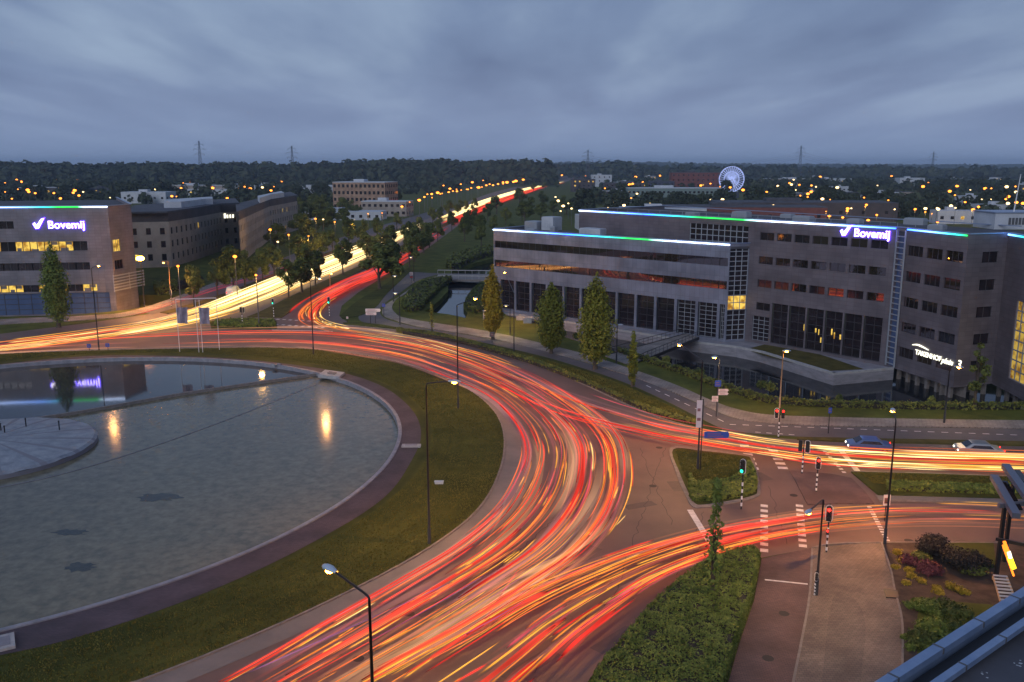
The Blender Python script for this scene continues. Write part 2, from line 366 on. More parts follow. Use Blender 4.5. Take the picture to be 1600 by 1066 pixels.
grassO = polar([(215,1066),(400,992),(545,925),(668,858),(743,800),(780,735),(787,690),(772,645),(717,602),(640,572),(560,555),(450,545),(300,546),(150,549),(0,555)], 50)
apronO = [Vector((C0.x+(p-C0).x*1.035, C0.y+(p-C0).y*1.035, 0)) for p in grassO]
# road around the roundabout and the two arms on the right
ROAD = px([(-260,552),(0,522),(130,506),(240,490),(310,476),(400,446),(480,414),(560,382),(620,360),(680,337),(716,324),
           (742,324),(714,354),(682,378),(640,408),(600,432),(560,457),(534,478),(530,494),(545,505),(600,512),(680,523),(760,542),(850,570),(940,606),
           (1000,633),(1060,655),(1130,672),(1200,684),(1300,691),(1600,698),(1800,702),(1800,866),(1600,852),(1500,848),(1380,848),(1280,855),(1190,872),
           (1125,880),(1060,915),(1010,955),(960,1010),(915,1070),(850,1200),(800,1330),(100,1400)]) + [Vector((-40, 20, 0)), Vector((-85, 14, 0)), Vector((-125, 50, 0)), Vector((-125, 110, 0))]
g = MB(); g.slab(ROAD, None, .02, holes=[circ(46)]); struct('roundabout_road', g, M['asphalt'])
g = MB(); g.slab(apronO, None, .035, holes=[circ(44.5)]); struct('grey_apron', g, M['apron'])
g = MB(); g.slab(grassO, 0, .13, holes=[circ(42.0)]); struct('roundabout_lawn', g, M['mown'])
g = MB(); g.slab(ringO, 0, .15, holes=[circ(41.2)]); struct('brick_ring_path', g, M['ringbrick'])
g = MB(); g.slab(circ(41.38, 160), -.5, .24, holes=[circ(41.0, 160)]); struct('pond_kerb', g, M['kerbm'])
g = MB()
n = len(grassO)
for i in range(n):
    a, b = grassO[i], grassO[(i+1) % n]
    f = 1 + .15/50
    a2 = C0+(a-C0)*f; b2 = C0+(b-C0)*f
    g.quad((a.x, a.y, .134), (b.x, b.y, .134), (b2.x, b2.y, .134), (a2.x, a2.y, .134)); g.quad((a2.x, a2.y, .134), (b2.x, b2.y, .134), (b2.x, b2.y, 0), (a2.x, a2.y, 0))
struct('lawn_kerb', g, M['kerbd'])

def strip2(name, top, bot, z, m, z0=None, ends=None):
    a = cr_(px(top), 5); b = cr_(px(bot), 5)
    g = MB(); g.slab(a + b[::-1], z0, z); return struct(name, g, m)
# avenue beyond (both carriageways, wide sheet running to the hills)
strip2('avenue_road', [(700,330),(760,304),(810,291),(868,277),(905,268)], [(740,325),(800,306),(850,294),(893,281),(918,269)], .03, M['asphalt'])
strip2('service_road', [(215,486),(330,449),(400,421),(480,389),(560,363),(640,340),(700,322)], [(238,492),(340,463),(400,439),(480,407),(560,377),(640,352),(706,328)], .045, M['road_dark'])
strip2('left_pavement', [(-260,525),(0,500),(130,494),(215,484),(330,444),(400,417)], [(-260,534),(0,508),(130,501),(230,488),(336,450),(400,421)], .09, M['paving'], z0=0)
strip2('tree_verge', [(250,489),(330,466),(400,441),(480,409),(560,379),(640,354)], [(262,491),(330,472),(400,449),(480,416),(560,385),(640,358)], .12, M['dryverge'], z0=0)
strip2('avenue_median', [(386,496),(410,486),(450,466),(510,438),(560,417),(620,388),(690,352),(735,330)], [(440,497),(452,489),(475,470),(520,445),(562,425),(620,394),(690,357),(737,332)], .13, M['dryverge'], z0=0)
strip2('hedge_island', [(328,503),(380,500),(432,502)], [(330,514),(380,515),(433,514)], .12, M['mown'], z0=0)
strip2('right_island', [(531,494),(560,470),(600,446),(640,418)], [(535,499),(568,492),(588,480),(606,458),(642,424)], .12, M['mown'], z0=0)
strip2('bicycle_path', [(690,428),(655,438),(622,460),(597,478),(595,492),(612,502),(660,513),(760,529),(850,549),(920,569),(1000,594),(1060,618),(1110,640),(1150,655),(1200,662),(1300,667),(1450,669),(1600,671),(1760,673)],
       [(640,425),(608,446),(580,470),(562,490),(565,503),(600,508),(660,519),(760,537),(850,558),(920,579),(980,600),(1040,627),(1090,652),(1135,672),(1200,680),(1300,685),(1450,687),(1600,690),(1760,692)], .05, M['road_dark'])
strip2('right_pavement', [(760,434),(715,431),(680,433),(655,444),(626,462),(613,478),(618,490),(640,499),(760,518),(850,538),(920,556),(1000,582),(1060,604),(1110,626),(1150,640),(1200,649),(1300,653),(1450,656),(1600,658),(1760,659)],
       [(760,440),(715,437),(690,440),(655,452),(617,468),(600,480),(598,492),(614,500),(660,512),(760,528),(850,549),(920,568),(1000,594),(1060,617),(1110,639),(1150,654),(1200,662),(1300,666),(1450,668),(1600,670),(1760,671)], .10, M['paving'], z0=0)
strip2('tree_lawn', [(536,505),(565,505),(600,510),(660,520),(760,538),(850,559),(920,580),(980,602),(1040,629),(1090,654),(1128,672)],
       [(538,508),(570,511),(620,516),(690,527),(760,545),(850,574),(930,608),(985,634),(1040,655),(1090,668),(1126,676)], .13, M['mown'], z0=0)
strip2('narrow_verge', [(1245,684),(1300,685),(1450,688),(1600,691),(1760,693)], [(1245,688),(1300,690),(1450,694),(1600,697),(1760,699)], .11, M['dryverge'], z0=0)
strip2('road_median', [(1330,739),(1450,742),(1560,746),(1700,750)], [(1372,775),(1450,777),(1560,780),(1700,784)], .13, M['mown'], z0=0)
strip2('median_apron', [(1368,774),(1450,776),(1560,779),(1700,783)], [(1374,783),(1450,784),(1560,786),(1700,790)], .06, M['apron'], z0=0)
def poly(name, pts, z, m, z0=None, sm=True):
    g = MB(); q = px(pts); g.slab(cr_(q, 5, True) if sm else q, z0, z); return struct(name, g, m)
ISL = [(1052,704),(1100,707),(1160,714),(1174,722),(1183,765),(1176,776),(1140,784),(1100,790),(1086,788),(1076,772),(1062,740)]
poly('crossing_island_kerb', [(1048,700),(1100,703),(1164,711),(1178,720),(1188,766),(1179,779),(1140,788),(1100,794),(1082,793),(1071,775),(1057,742)], .10, M['kerbd'], 0)
poly('crossing_island', ISL, .14, M['mown'], 0)
poly('crossing_refuge', [(1234,736),(1300,742),(1330,748),(1352,770),(1366,788),(1310,788),(1262,790)], .09, M['redbrickpath'], 0, False)
HEDGE = [(1188,876),(1176,868),(1135,874),(1100,893),(1060,921),(1015,962),(970,1016),(930,1066),(890,1150),(1090,1170),(1120,1110),(1138,1060),(1152,1010),(1176,940)]
poly('hedge_bed', HEDGE, .12, M['soil'], 0, False)
poly('red_cycle_path', [(1190,874),(1268,857),(1264,930),(1252,1000),(1236,1080),(1216,1200),(1060,1200),(1120,1112),(1140,1060),(1154,1010),(1178,940)], .05, M['redbrickpath'], None, False)
poly('corner_pavement', [(1269,857),(1376,849),(1390,890),(1397,925),(1408,970),(1409,1030),(1405,1200),(1218,1200),(1238,1080),(1254,1000),(1266,930)], .11, M['paving2'], 0, False)
poly('asphalt_patch', [(1302,935),(1336,940),(1352,980),(1345,1066),(1340,1200),(1270,1200),(1284,1066)], .115, M['worn'], None)
poly('garden_bed', [(1378,850),(1480,849),(1640,850),(1640,1000),(1409,1200),(1411,1030),(1410,970),(1399,925),(1392,890)], .13, M['soil'], 0, False)
poly('garden_lawn', [(1470,851),(1552,851),(1556,890),(1528,893),(1500,868)], .15, M['mown'], None, False)
poly('garden_lawn_low', [(1440,950),(1520,946),(1560,960),(1470,1040),(1436,1040)], .15, M['grass'], None)

def kerb(name, pts, wd=.16, zt=.15, closed=False):
    q = cr_(px(pts), 4, closed); g = MB()
    for a, b in zip(q, q[1:]):
        d = (b-a)
        if d.length < .01: continue
        d.normalize(); n_ = Vector((-d.y, d.x, 0))*wd/2
        g.obox(Vector((a.x, a.y, 0))-n_-d*.01, (b-a)+d*.02, n_*2, Vector((0, 0, zt)))
    return struct(name, g, M['kerbd'])
kerb('road_kerb', [(538,508.5),(570,511.5),(620,516.6),(690,527.8),(760,546),(850,575.2),(930,609.5),(985,635.8),(1040,657),(1090,670),(1128,678)])
kerb('hedge_kerb', [(1186,878),(1170,870.5),(1135,876),(1100,895),(1060,923),(1013,964),(967,1018),(927,1068),(880,1150)])
kerb('pavement_kerb', [(1269,858.5),(1300,852),(1376,850),(1480,850),(1640,851)])
kerb('median_kerb', [(1330,738.5),(1450,741.5),(1560,745.5),(1700,749.5)]); kerb('median_kerb', [(1374,783.5),(1450,784.5),(1560,786.5),(1700,790.5)])
kerb('path_kerb', [(1269,858),(1265,930),(1253,1000),(1237,1080),(1217,1200)], .14, .13)
kerb('garden_kerb', [(1377,850),(1391,890),(1398,925),(1409,970),(1410,1030),(1406,1200)], .12, .16)
r_ = random.Random(12); g = MB()
for (x_, y_) in ((560,1030),(860,905),(1020,760),(1120,830),(1030,700),(760,640),(1240,775),(640,960),(420,531),(1420,846),(1225,960),(1200,1030)):
    q = P(x_, y_); g.slab([(q.x+math.cos(t*.39)*.34, q.y+math.sin(t*.39)*.34) for t in range(16)], None, .058 if x_ > 1190 else .031)
struct('manhole_covers', g, M['kerbd2'])
g = MB()
for (x_, y_, a_, b_, an_) in ((1000,790,2.8,1.0,.4),(900,870,4.5,1.3,.8),(700,940,5.0,1.2,.7),(1060,760,1.5,2.4,.1),(620,1010,3.5,.9,.6),(1290,812,3.0,1.2,0),(960,1000,3.5,1.0,.8),(1190,745,1.2,2.0,.3),(830,1040,4,1.1,.8),(560,540,4,1,-.1)):
    q = P(x_, y_); c_, s_ = math.cos(an_), math.sin(an_); pts = [(-a_/2, -b_/2), (a_/2, -b_/2), (a_/2, b_/2), (-a_/2, b_/2)]
    g.slab([(q.x+u*c_-v*s_, q.y+u*s_+v*c_) for u, v in pts], None, .0235)
struct('road_patches', g, M['patch'])
g = MB()
def crack(x0, y0, x1, y1, n):
    a, b = P(x0, y0), P(x1, y1); pr_ = a
    for i in range(1, n+1):
        c = a.lerp(b, i/n)+Vector((r_.uniform(-.18, .18), r_.uniform(-.18, .18), 0)); d = (c-pr_); nn_ = Vector((-d.y, d.x, 0)).normalized()*.018
        g.quad((pr_.x-nn_.x, pr_.y-nn_.y, .0245), (c.x-nn_.x, c.y-nn_.y, .0245), (c.x+nn_.x, c.y+nn_.y, .0245), (pr_.x+nn_.x, pr_.y+nn_.y, .0245)); pr_ = c
for q_ in ((1000,700,1050,820,26),(1040,700,950,960,50),(880,800,700,960,40),(1100,800,1060,900,18),(940,940,820,1060,26),(1200,760,1230,850,16),(980,860,1150,860,24),(1400,846,1560,846,20)): crack(*q_)
struct('asphalt_cracks', g, M['kerbd2'])
# road markings
g = MB()
def mark(a, b, wd, z=.026):
    a = P(*a); b = P(*b); d = (b-a); n = Vector((-d.y, d.x, 0)).normalized()*wd/2
    g.quad((a.x-n.x, a.y-n.y, z), (b.x-n.x, b.y-n.y, z), (b.x+n.x, b.y+n.y, z), (a.x+n.x, a.y+n.y, z))
def ladder(a, b, n, width, dutyl=.5, z=.026):
    a = P(*a); b = P(*b); d = (b-a); L_ = d.length; d.normalize(); s = Vector((-d.y, d.x, 0))*width/2; st = L_/n
    for i in range(n):
        p = a + d*st*i; q = p + d*st*dutyl
        g.quad((p.x-s.x, p.y-s.y, z), (q.x-s.x, q.y-s.y, z), (q.x+s.x, q.y+s.y, z), (p.x+s.x, p.y+s.y, z))
ladder((1194,789), (1194,868), 9, .58); ladder((1249,789), (1255,860), 9, .58)
ladder((1160,689), (1180,738), 7, .9); ladder((1204,697), (1226,737), 6, .9)
mark((1078,797), (1127,877), .5); mark((1313,703), (1341,738), .55)
ladder((1288,705), (1322,742), 8, .35); ladder((1358,792), (1388,848), 14, .35)
ladder((432,499), (500,503), 7, .6); ladder((430,507), (512,513), 8, .6); mark((425,516), (520,518), .35)
ladder((1140,664), (1600,681), 22, .16, .5, .056); ladder((1180,676), (1250,681), 4, .16, .5, .056)
ladder((1010,603), (1140,664), 8, .16, .5, .056); 
mark((570,487), (590,470), .3, .056); mark((1195,907), (1262,914), .18, .056)
mark((905,1000), (905,1000.1), .1)
struct('road_markings', g, M['white_paint'])

# mowing marks run round the pond
for k_ in ('mown',):
    t = M[k_].node_tree; bs = t.nodes['Principled BSDF']; src = bs.inputs['Base Color'].links[0].from_socket
    tcn = t.nodes.new('ShaderNodeTexCoord'); dv = t.nodes.new('ShaderNodeVectorMath'); dv.operation = 'DISTANCE'; dv.inputs[1].default_value = (C0.x, C0.y, .13)
    t.links.new(tcn.outputs['Object'], dv.inputs[0]); cx_ = t.nodes.new('ShaderNodeCombineXYZ'); t.links.new(dv.outputs['Value'], cx_.inputs[0])
    nz = t.nodes.new('ShaderNodeTexNoise'); nz.inputs['Scale'].default_value = .9; nz.inputs['Detail'].default_value = 2; t.links.new(cx_.outputs[0], nz.inputs['Vector'])
    mr = t.nodes.new('ShaderNodeMapRange'); mr.inputs[1].default_value = .35; mr.inputs[2].default_value = .65; mr.inputs[3].default_value = .78; mr.inputs[4].default_value = 1.2; t.links.new(nz.outputs[0], mr.inputs[0])
    hs = t.nodes.new('ShaderNodeHueSaturation'); t.links.new(mr.outputs[0], hs.inputs['Value']); t.links.new(src, hs.inputs['Color']); t.links.new(hs.outputs[0], bs.inputs['Base Color'])
# the blue-grey hills with woods
def ridge(name, x0, x1, y, depth, hfun, seed):
    g = MB(); nx = 60; ny = 8; i0 = 0
    for j in range(ny+1):
        for i in range(nx+1):
            X = x0+(x1-x0)*i/nx; t = j/ny; Y = y+depth*t
            z = hfun(X)*math.sin(math.pi*min(1, t*1.0))**.7*(0.85+.3*noise.noise(Vector((X/300, Y/300, seed)))) - .5
            g.v.append(Vector((X, Y, z)))
    for j in range(ny):
        for i in range(nx):
            a = j*(nx+1)+i; g.f.append((a, a+1, a+nx+2, a+nx+1)); g.mi.append(0)
    return struct(name, g, M['forest'])
def woods(name, label, x0, x1, y, depth, base, hmin, hmax, n, seed, size=2.6):
    r = random.Random(seed); g = MB()
    for _ in range(n):
        X = r.uniform(x0, x1); t = r.random(); Y = y+depth*t
        b = base(X)*math.sin(math.pi*t)**.7*(0.85+.3*noise.noise(Vector((X/300, Y/300, seed)))) - 1
        h = r.uniform(hmin, hmax)*(1+.45*noise.noise(Vector((X/90, Y/90, 3)))); rad = h*.30
        for k in range(26):
            a = r.uniform(0, 6.28); u = r.uniform(-1, 1); q = math.sqrt(1-u*u)
            c = Vector((X+math.cos(a)*q*rad, Y+math.sin(a)*q*rad, b+h*.58+u*h*.42))
            nrm = Vector((math.cos(a)*q+r.uniform(-.5, .5), math.sin(a)*q+r.uniform(-.5, .5), u+r.uniform(-.2, .9))).normalized()
            s1 = nrm.orthogonal().normalized()*size*r.uniform(.6, 1.3); s2 = nrm.cross(s1).normalized()*size*r.uniform(.6, 1.3)
            g.quad(c-s1-s2*.4, c+s2-s1*.3, c+s1+s2*.3, c-s2+s1*.4)
    return tag(g.build(name, M['forest']), label, 'woods', kind='stuff')
lb = lambda X: (15 if X < -560 else 21 if X > -460 else 15+6*(X+560)/100) + 2.5*math.sin(X/140+1) + 1.5*math.sin(X/47)
ridge('wooded_hill', -1500, 62, 1150, 600, lb, 1)
woods('wood', 'dark wood covering the long hill on the left horizon', -1200, 58, 1170, 520, lb, 12, 19, 2600, 1, 3.6)
fb = lambda X: 16 + 10*math.sin(X/900+2)
ridge('far_hill', -4000, 5500, 4300, 1600, fb, 2)
woods('far_wood', 'thin dark wooded line along the far horizon on the right', -200, 4200, 4350, 900, fb, 14, 22, 2300, 2, 13)
rb = lambda X: 5 + 4*math.sin(X/260) + 13*math.exp(-((X-190)/110)**2)
ridge('town_hill', 140, 2100, 1700, 700, rb, 4)
woods('town_wood', 'belt of dark trees on the hill behind the town', 60, 1900, 1720, 560, rb, 13, 22, 1500, 4, 4.5)

flat = lambda X: 0
def avx(y): return -43+(y-422)*.098
woods('tree_belt', 'belt of dark trees on flat land beyond the left halls', -620, -60, 820, 260, flat, 8, 14, 700, 5, 1.7)
woods('tree_belt', 'belt of dark trees left of the brick office', -420, -130, 640, 70, flat, 7, 11, 200, 6, 1.4)
woods('tree_belt', 'broad belt of dark trees on flat land before the town hill', 110, 1000, 900, 330, flat, 7, 13, 900, 7, 2.0)
woods('tree_belt', 'dark tree belt behind the big office roof at right', 190, 620, 430, 260, flat, 6, 11, 480, 8, 1.3)
woods('tree_belt', 'narrow dark tree belt right of the far avenue', 60, 130, 560, 300, flat, 6, 10, 130, 9, 1.3)
# ------------------------------------------------------------------ buildings
class Fac:
    """a vertical wall plane from A to B (left to right as seen from outside)"""
    def __init__(s, A, B, root):
        s.A = Vector((A[0], A[1], 0)); s.B = Vector((B[0], B[1], 0)); d = s.B-s.A; s.L = d.length; s.t = d.normalized()
        s.n = Vector((s.t.y, -s.t.x, 0)); s.root = root
    def px(s, x, y):
        u = (x-800)/F_PX; v = -(y-533)/F_PX
        d = Vector((u, math.cos(TH)+v*math.sin(TH), -math.sin(TH)+v*math.cos(TH))); o = Vector((0, 0, CAMH))
        t = (s.A-o).dot(s.n)/d.dot(s.n); p = o+d*t
        return (p-s.A).dot(s.t), p.z
    def pt(s, u, z, off=0): 
        q = s.A+s.t*u+s.n*off; return Vector((q.x, q.y, z))
    def rect(s, x0, y0, x1, y1):
        """opening from the pixels of its top-left and bottom-right corners"""
        u0, z1 = s.px(x0, y0); u1, z0 = s.px(x1, y1); return [u0, z0, u1, z1]
    def wall(s, name, z0, z1, ops, m, depth=.25, u0=0, u1=None, parent=None):
        u1 = s.L if u1 is None else u1
        us = sorted({round(x, 3) for x in [u0, u1]+[o[0] for o in ops]+[o[2] for o in ops] if u0-1e-3 <= x <= u1+1e-3})
        zs = sorted({round(x, 3) for x in [z0, z1]+[o[1] for o in ops]+[o[3] for o in ops] if z0-1e-3 <= x <= z1+1e-3})
        g = MB(); uv = []
        for i in range(len(us)-1):
            for j in range(len(zs)-1):
                cu = (us[i]+us[i+1])/2; cz = (zs[j]+zs[j+1])/2
                if any(o[0] < cu < o[2] and o[1] < cz < o[3] for o in ops): continue
                g.quad(s.pt(us[i], zs[j]), s.pt(us[i+1], zs[j]), s.pt(us[i+1], zs[j+1]), s.pt(us[i], zs[j+1]))
                uv += [(us[i], zs[j]), (us[i+1], zs[j]), (us[i+1], zs[j+1]), (us[i], zs[j+1])]
        for o in ops:
            a, b, c, d = max(o[0], u0), max(o[1], z0), min(o[2], u1), min(o[3], z1)
            for (p, q) in (((a, b), (c, b)), ((c, b), (c, d)), ((c, d), (a, d)), ((a, d), (a, b))):
                g.quad(s.pt(*p), s.pt(*q), s.pt(*q, -depth), s.pt(*p, -depth)); uv += [p, q, q, p]
        o = g.build(name, m, parent or s.root)
        ul = o.data.uv_layers.new(name='UVMap')
        for k, q in enumerate(uv): ul.data[k].uv = q
        return o
    def window(s, o, m, fm, cols=1, rows=1, depth=.22, fw=.07, name='window'):
        a, b, c, d = o; g = MB()
        ext = [(s.pt(a, b, -depth+.01), s.pt(c, b, -depth+.01)), (s.pt(a, d, -depth+.01), s.pt(c, d, -depth+.01)), (s.pt(a, b, -depth+.01), s.pt(a, d, -depth+.01)), (s.pt(c, b, -depth+.01), s.pt(c, d, -depth+.01))]
        for i in range(1, cols): u = a+(c-a)*i/cols; ext.append((s.pt(u, b, -depth+.013), s.pt(u, d, -depth+.013)))
        for i in range(1, rows): z = b+(d-b)*i/rows; ext.append((s.pt(a, z, -depth+.016), s.pt(c, z, -depth+.016)))
        for p, q in ext: g.bar(p, q, fw)
        f = g.build(name, fm, s.root)
        g = MB(); g.quad(s.pt(a, b, -depth), s.pt(c, b, -depth), s.pt(c, d, -depth), s.pt(a, d, -depth)); g.build('pane', m, f)
        return f
def led(fac, u0, u1, z, stops, root, off=.12, w=.19, st=3.0):
    """LED line along a roof edge; its colour runs along it"""
    g = MB(); n = 60
    cols = []
    for i in range(n+1):
        t = i/n; p = fac.pt(u0+(u1-u0)*t, z, off)
        for dx, dz in ((0, -w/2), (.06, -w/2), (.06, w/2), (0, w/2)): g.v.append(p+fac.n*dx+Vector((0, 0, dz)))
        for k in range(len(stops)-1):
            if stops[k][0] <= t <= stops[k+1][0]: break
        q = (t-stops[k][0])/max(1e-6, stops[k+1][0]-stops[k][0])
        c = [stops[k][1][j]*(1-q)+stops[k+1][1][j]*q for j in range(3)]
        g.c += [(*c, 1)]*4
    for i in range(n):
        for j in range(4):
            a = i*4+j; b = i*4+(j+1) % 4; g.f.append((a, b, b+4, a+4)); g.mi.append(0)
    return g.build('led_line', M['e_led'], root)
M['e_led'] = emat('led_line', (1, 1, 1), 7.0, attr=True)
WH = (.42, .52, .75); BL = (.03, .12, .95); CY = (.02, .26, .36); GR = (.008, .24, .03); LB = (.12, .28, .8)
M['e_sign'] = emat('sign_face', (.90, .82, 1.0), 3.5); M['e_violet'] = emat('sign_violet', (.09, .03, 1.0), 11)
M['e_cream'] = emat('cream_letters', (1, .98, .78), 1.8)
def text_mesh(name, txt, size, m, fac, u, z, off, root, ext=.06, offs=0.0, shear=0, space=1.0):
    cu = bpy.data.curves.new(name, 'FONT'); cu.body = txt; cu.size = size; cu.extrude = ext; cu.offset = offs; cu.shear = shear; cu.space_character = space
    tmp = bpy.data.objects.new('tmp', cu); COL.objects.link(tmp); bpy.context.view_layer.update()
    me = bpy.data.meshes.new_from_object(tmp.evaluated_get(bpy.context.evaluated_depsgraph_get()))
    wdt = max(v.co.x for v in me.vertices)
    bpy.data.objects.remove(tmp); me.name = name
    org = root.location
    base = fac.pt(u, z, off)
    for v in me.vertices:
        x, y, zz = v.co; q = base + fac.t*x + Vector((0, 0, y)) + fac.n*zz; v.co = q-org
    me.materials.clear(); me.materials.append(m)
    o = link(bpy.data.objects.new(name, me)); o.parent = root
    return o, wdt
def check(fac, u, z, s, off, root, m, name='tick_mark', grow=0.0):
    pts = [(0, .55), (.22, .72), (.42, .38), (.95, 1.12), (1.32, 1.22), (.62, .05), (.28, .0)]
    cx = sum(p[0] for p in pts)/7; cy = sum(p[1] for p in pts)/7
    g = MB(); q = [(cx+(a-cx)*(1+grow), cy+(b-cy)*(1+grow)) for a, b in pts]
    tri = tessellate_polygon([[Vector((a, b, 0)) for a, b in q]])
    for d in (0, .1):
        i = len(g.v); g.v += [fac.pt(u+a*s, z+b*s, off+d) for a, b in q]
        for t in tri: g.f.append(tuple(i+k for k in t)); g.mi.append(0)
    for k in range(7):
        g.f.append((k, (k+1) % 7, 7+(k+1) % 7, 7+k)); g.mi.append(0)
    return g.build(name, m, root)
def bove(root, fac, u, z, size, label, group):
    """the lit word sign with its tick, one thing on the wall"""
    r = empty('illuminated_sign', fac.pt(u, z, .15), label, 'sign', group)
    text_mesh('letters_edge', 'Bovemij', size, M['e_violet'], fac, u+size*1.25, z, .14, r, .05, .035*size, 0, 1.02)
    text_mesh('letters', 'Bovemij', size, M['e_sign'], fac, u+size*1.25, z, .24, r, .03, .004*size, 0, 1.02)
    check(fac, u, z, size*.78, .16, r, M['e_violet'], 'tick_edge', .14); check(fac, u, z, size*.78, .27, r, M['e_sign'])
    return r
def prism(name, pts, z0, z1, m, parent):
    g = MB(); g.slab(pts, z0, z1); o = g.build(name, m, parent); return o

# ---- the large office on the right
ZB = -.7; MZ = 19.3; WZ = 15.4
T = lambda x, y, z: P(x, y, z)
A1 = T(905, 328, MZ); B1 = T(1404, 355.5, MZ)
LWA = T(771, 357.5, WZ); LWB = T(1141, 381, WZ)
off = empty('office_building', (B1.x, B1.y, 0), 'large brown stone office with ladder-like glass strip and rainbow light line on its roof edge', 'building')
f1 = Fac(A1, B1, off)
W1 = (f1.px(1188,363), f1.px(1387,397))
# seven windows in each of three rows; an eighth-row single at the left; tall openings at the foot
wl = [(1188,1210),(1216,1239),(1244,1267),(1273,1297),(1302,1326),(1332,1356),(1363,1387)]
def ytop(r, x): return {0: (363, 379), 1: (400, 421), 2: (436, 463)}[r][0] + (x-1188)/(1363-1188)*({0: 16, 1: 21, 2: 27}[r])
uL = f1.px(1188, 363)[0]; uR = f1.px(1387, 393)[0]; ww = f1.px(1210, 365)[0]-uL; pitch = (uR-ww-uL)/6
rows = [f1.px(1188, 363)[1], f1.px(1188, 400.5)[1], f1.px(1188, 437)[1], f1.px(1188, 473)[1]]
hgt_w = rows[0]-f1.px(1188, 375)[1]
ops1 = []
for r in range(3):
    for k in range(7): ops1.append([uL+k*pitch, rows[r]-hgt_w, uL+k*pitch+ww, rows[r]])
o_single = [uL, rows[3]-hgt_w, uL+ww, rows[3]]
tall = []
zt = rows[3]+.2
for k in range(1, 7): tall.append([uL+k*pitch-.1, ZB+.15, uL+k*pitch+ww+.15, zt])
glassA = [f1.px(1078, 348)[0], f1.px(1078, 378)[1]-.5, f1.px(1170, 350)[0], f1.px(1078, 348)[1]]
glassB = [f1.px(1146, 380)[0], ZB+.1, f1.px(1170, 380)[0], glassA[1]]
low_gr = [f1.px(1176, 500)[0], ZB+.2, f1.px(1202, 500)[0], f1.px(1190, 495)[1]]
ops = ops1+[o_single]+tall+[low_gr]
f1.wall('wall', ZB-.3, MZ, ops + [glassA, glassB], M['clad_dark'])
for i, o in enumerate(ops1):
    f1.window(o, M['glassr'] if i in (3, 5, 9, 11, 12, 16, 18, 20) or 7 < i < 14 else M['glass'], M['frame_d'], 2, 1)
f1.window(o_single, M['glass'], M['frame_d'], 2)
for o in tall: f1.window(o, M['glass'], M['frame_d'], 2, 5, depth=.5, name='tall_window')
r_i = random.Random(6)
for (x_, y_) in ((1253,517),(1271,520),(1276,524),(1283,527),(1296,524),(1300,530),(1309,531),(1313,528),(1279,536)):
    u_, z_ = f1.px(x_, y_); g = MB(); g.obox(f1.pt(u_, z_, -.47), f1.t*r_i.uniform(.12, .3), f1.n*.05, Vector((0, 0, r_i.uniform(.5, 1.1)))); g.build('hall_lamp', M['e_warmwin'], off)
f1.window(low_gr, M['glass'], M['frame'], 3, 6, name='grid_window')
f1.window(glassA, M['glass'], M['frame'], 10, 4, fw=.12, name='grid_window')
f1.window(glassB, M['glass'], M['frame'], 2, 16, fw=.12, name='grid_window')
led(f1, 0, f1.L-.3, MZ-.15, [(0, WH), (.12, LB), (.26, BL), (.36, CY), (.46, GR), (.60, GR), (.66, WH), (.80, WH), (.9, LB), (1, BL)], off)
# ladder strip
D1 = T(1514, 366.5, MZ)
lad = [f1.px(1391, 400)[0]+.3, f1.L]
g = MB(); ul = f1.L-.15
f2 = Fac(B1, D1, off)
uw = 1.9
g.bar(f2.pt(.1, ZB, .25), f2.pt(.1, MZ-.3, .25), .18); g.bar(f2.pt(uw, ZB, .25), f2.pt(uw, MZ-.3, .25), .18)
for k in range(24): g.bar(f2.pt(.2, ZB+.4+k*.8, .27), f2.pt(uw-.1, ZB+.4+k*.8, .27), .13)
g.build('window_ladder', M['frame'], off)
w0 = [(1413,1437),(1445,1470),(1478,1505)]
o2 = []
zr = [f2.px(1413, 382.5)[1]]; zr += [zr[0]-3.62*k for k in range(1, 5)]
u2 = f2.px(1413, 390)[0]; u2e = f2.px(1505, 400)[0]; w2 = f2.px(1437, 390)[0]-u2; p2 = (u2e-u2-w2)/2
for z in zr:
    for k in range(3): o2.append([u2+k*p2, z-1.45, u2+k*p2+w2, z])
strip_o = [.2, ZB, uw-.1, (MZ-.5)]
if o2[0][0] < uw: 
    sh = uw+.35-o2[0][0]; o2 = [[o[0]+sh*(1-(o[0]-u2)/(p2*2+.01)), o[1], o[2]+sh*(1-(o[0]-u2)/(p2*2+.01))-.0, o[3]] for o in o2]
f2.wall('wall', ZB-.2, MZ, o2+[strip_o], M['clad_dark'])
for i, o in enumerate(o2): f2.window(o, M['glassr'] if i % 4 in (1, 2) else M['glass'], M['frame_d'], 3)
g = MB(); g.quad(f2.pt(.2, ZB, -.2), f2.pt(uw-.1, ZB, -.2), f2.pt(uw-.1, (MZ-.5), -.2), f2.pt(.2, (MZ-.5), -.2)); g.build('ladder_glass', M['blueglass'], off)
led(f2, uw+.1, f2.L-.1, MZ-.15, [(0, BL), (.4, LB), (.75, CY), (1, GR)], off)
E1 = T(1576, 364.5, MZ); E1b = T(1700, 384, MZ)
f3 = Fac(D1, E1, off); o3 = []
uc = f3.px(1535, 400)[0]; ue = f3.px(1560, 400)[0]
for z in zr: o3.append([uc, z-1.45, ue, z])
f3.wall('wall', ZB-.2, MZ, o3, M['clad_dark'])
for o in o3: f3.window(o, M['glass'], M['frame_d'], 2)
f4 = Fac(E1, E1b, off)
yo = [f4.px(1588, 480)[0], f4.px(1590, 598)[1], f4.px(1680, 480)[0], f4.px(1592, 470)[1]]
f4.wall('wall', ZB-.2, MZ, [yo], M['clad_dark'])
f4.window(yo, M['e_warmwin2'], M['frame'], 10, 8, fw=.16, name='lit_window')
led(f4, .2, f4.L-.1, MZ-.15, [(0, LB), (.2, CY), (.6, GR), (1, WH)], off)
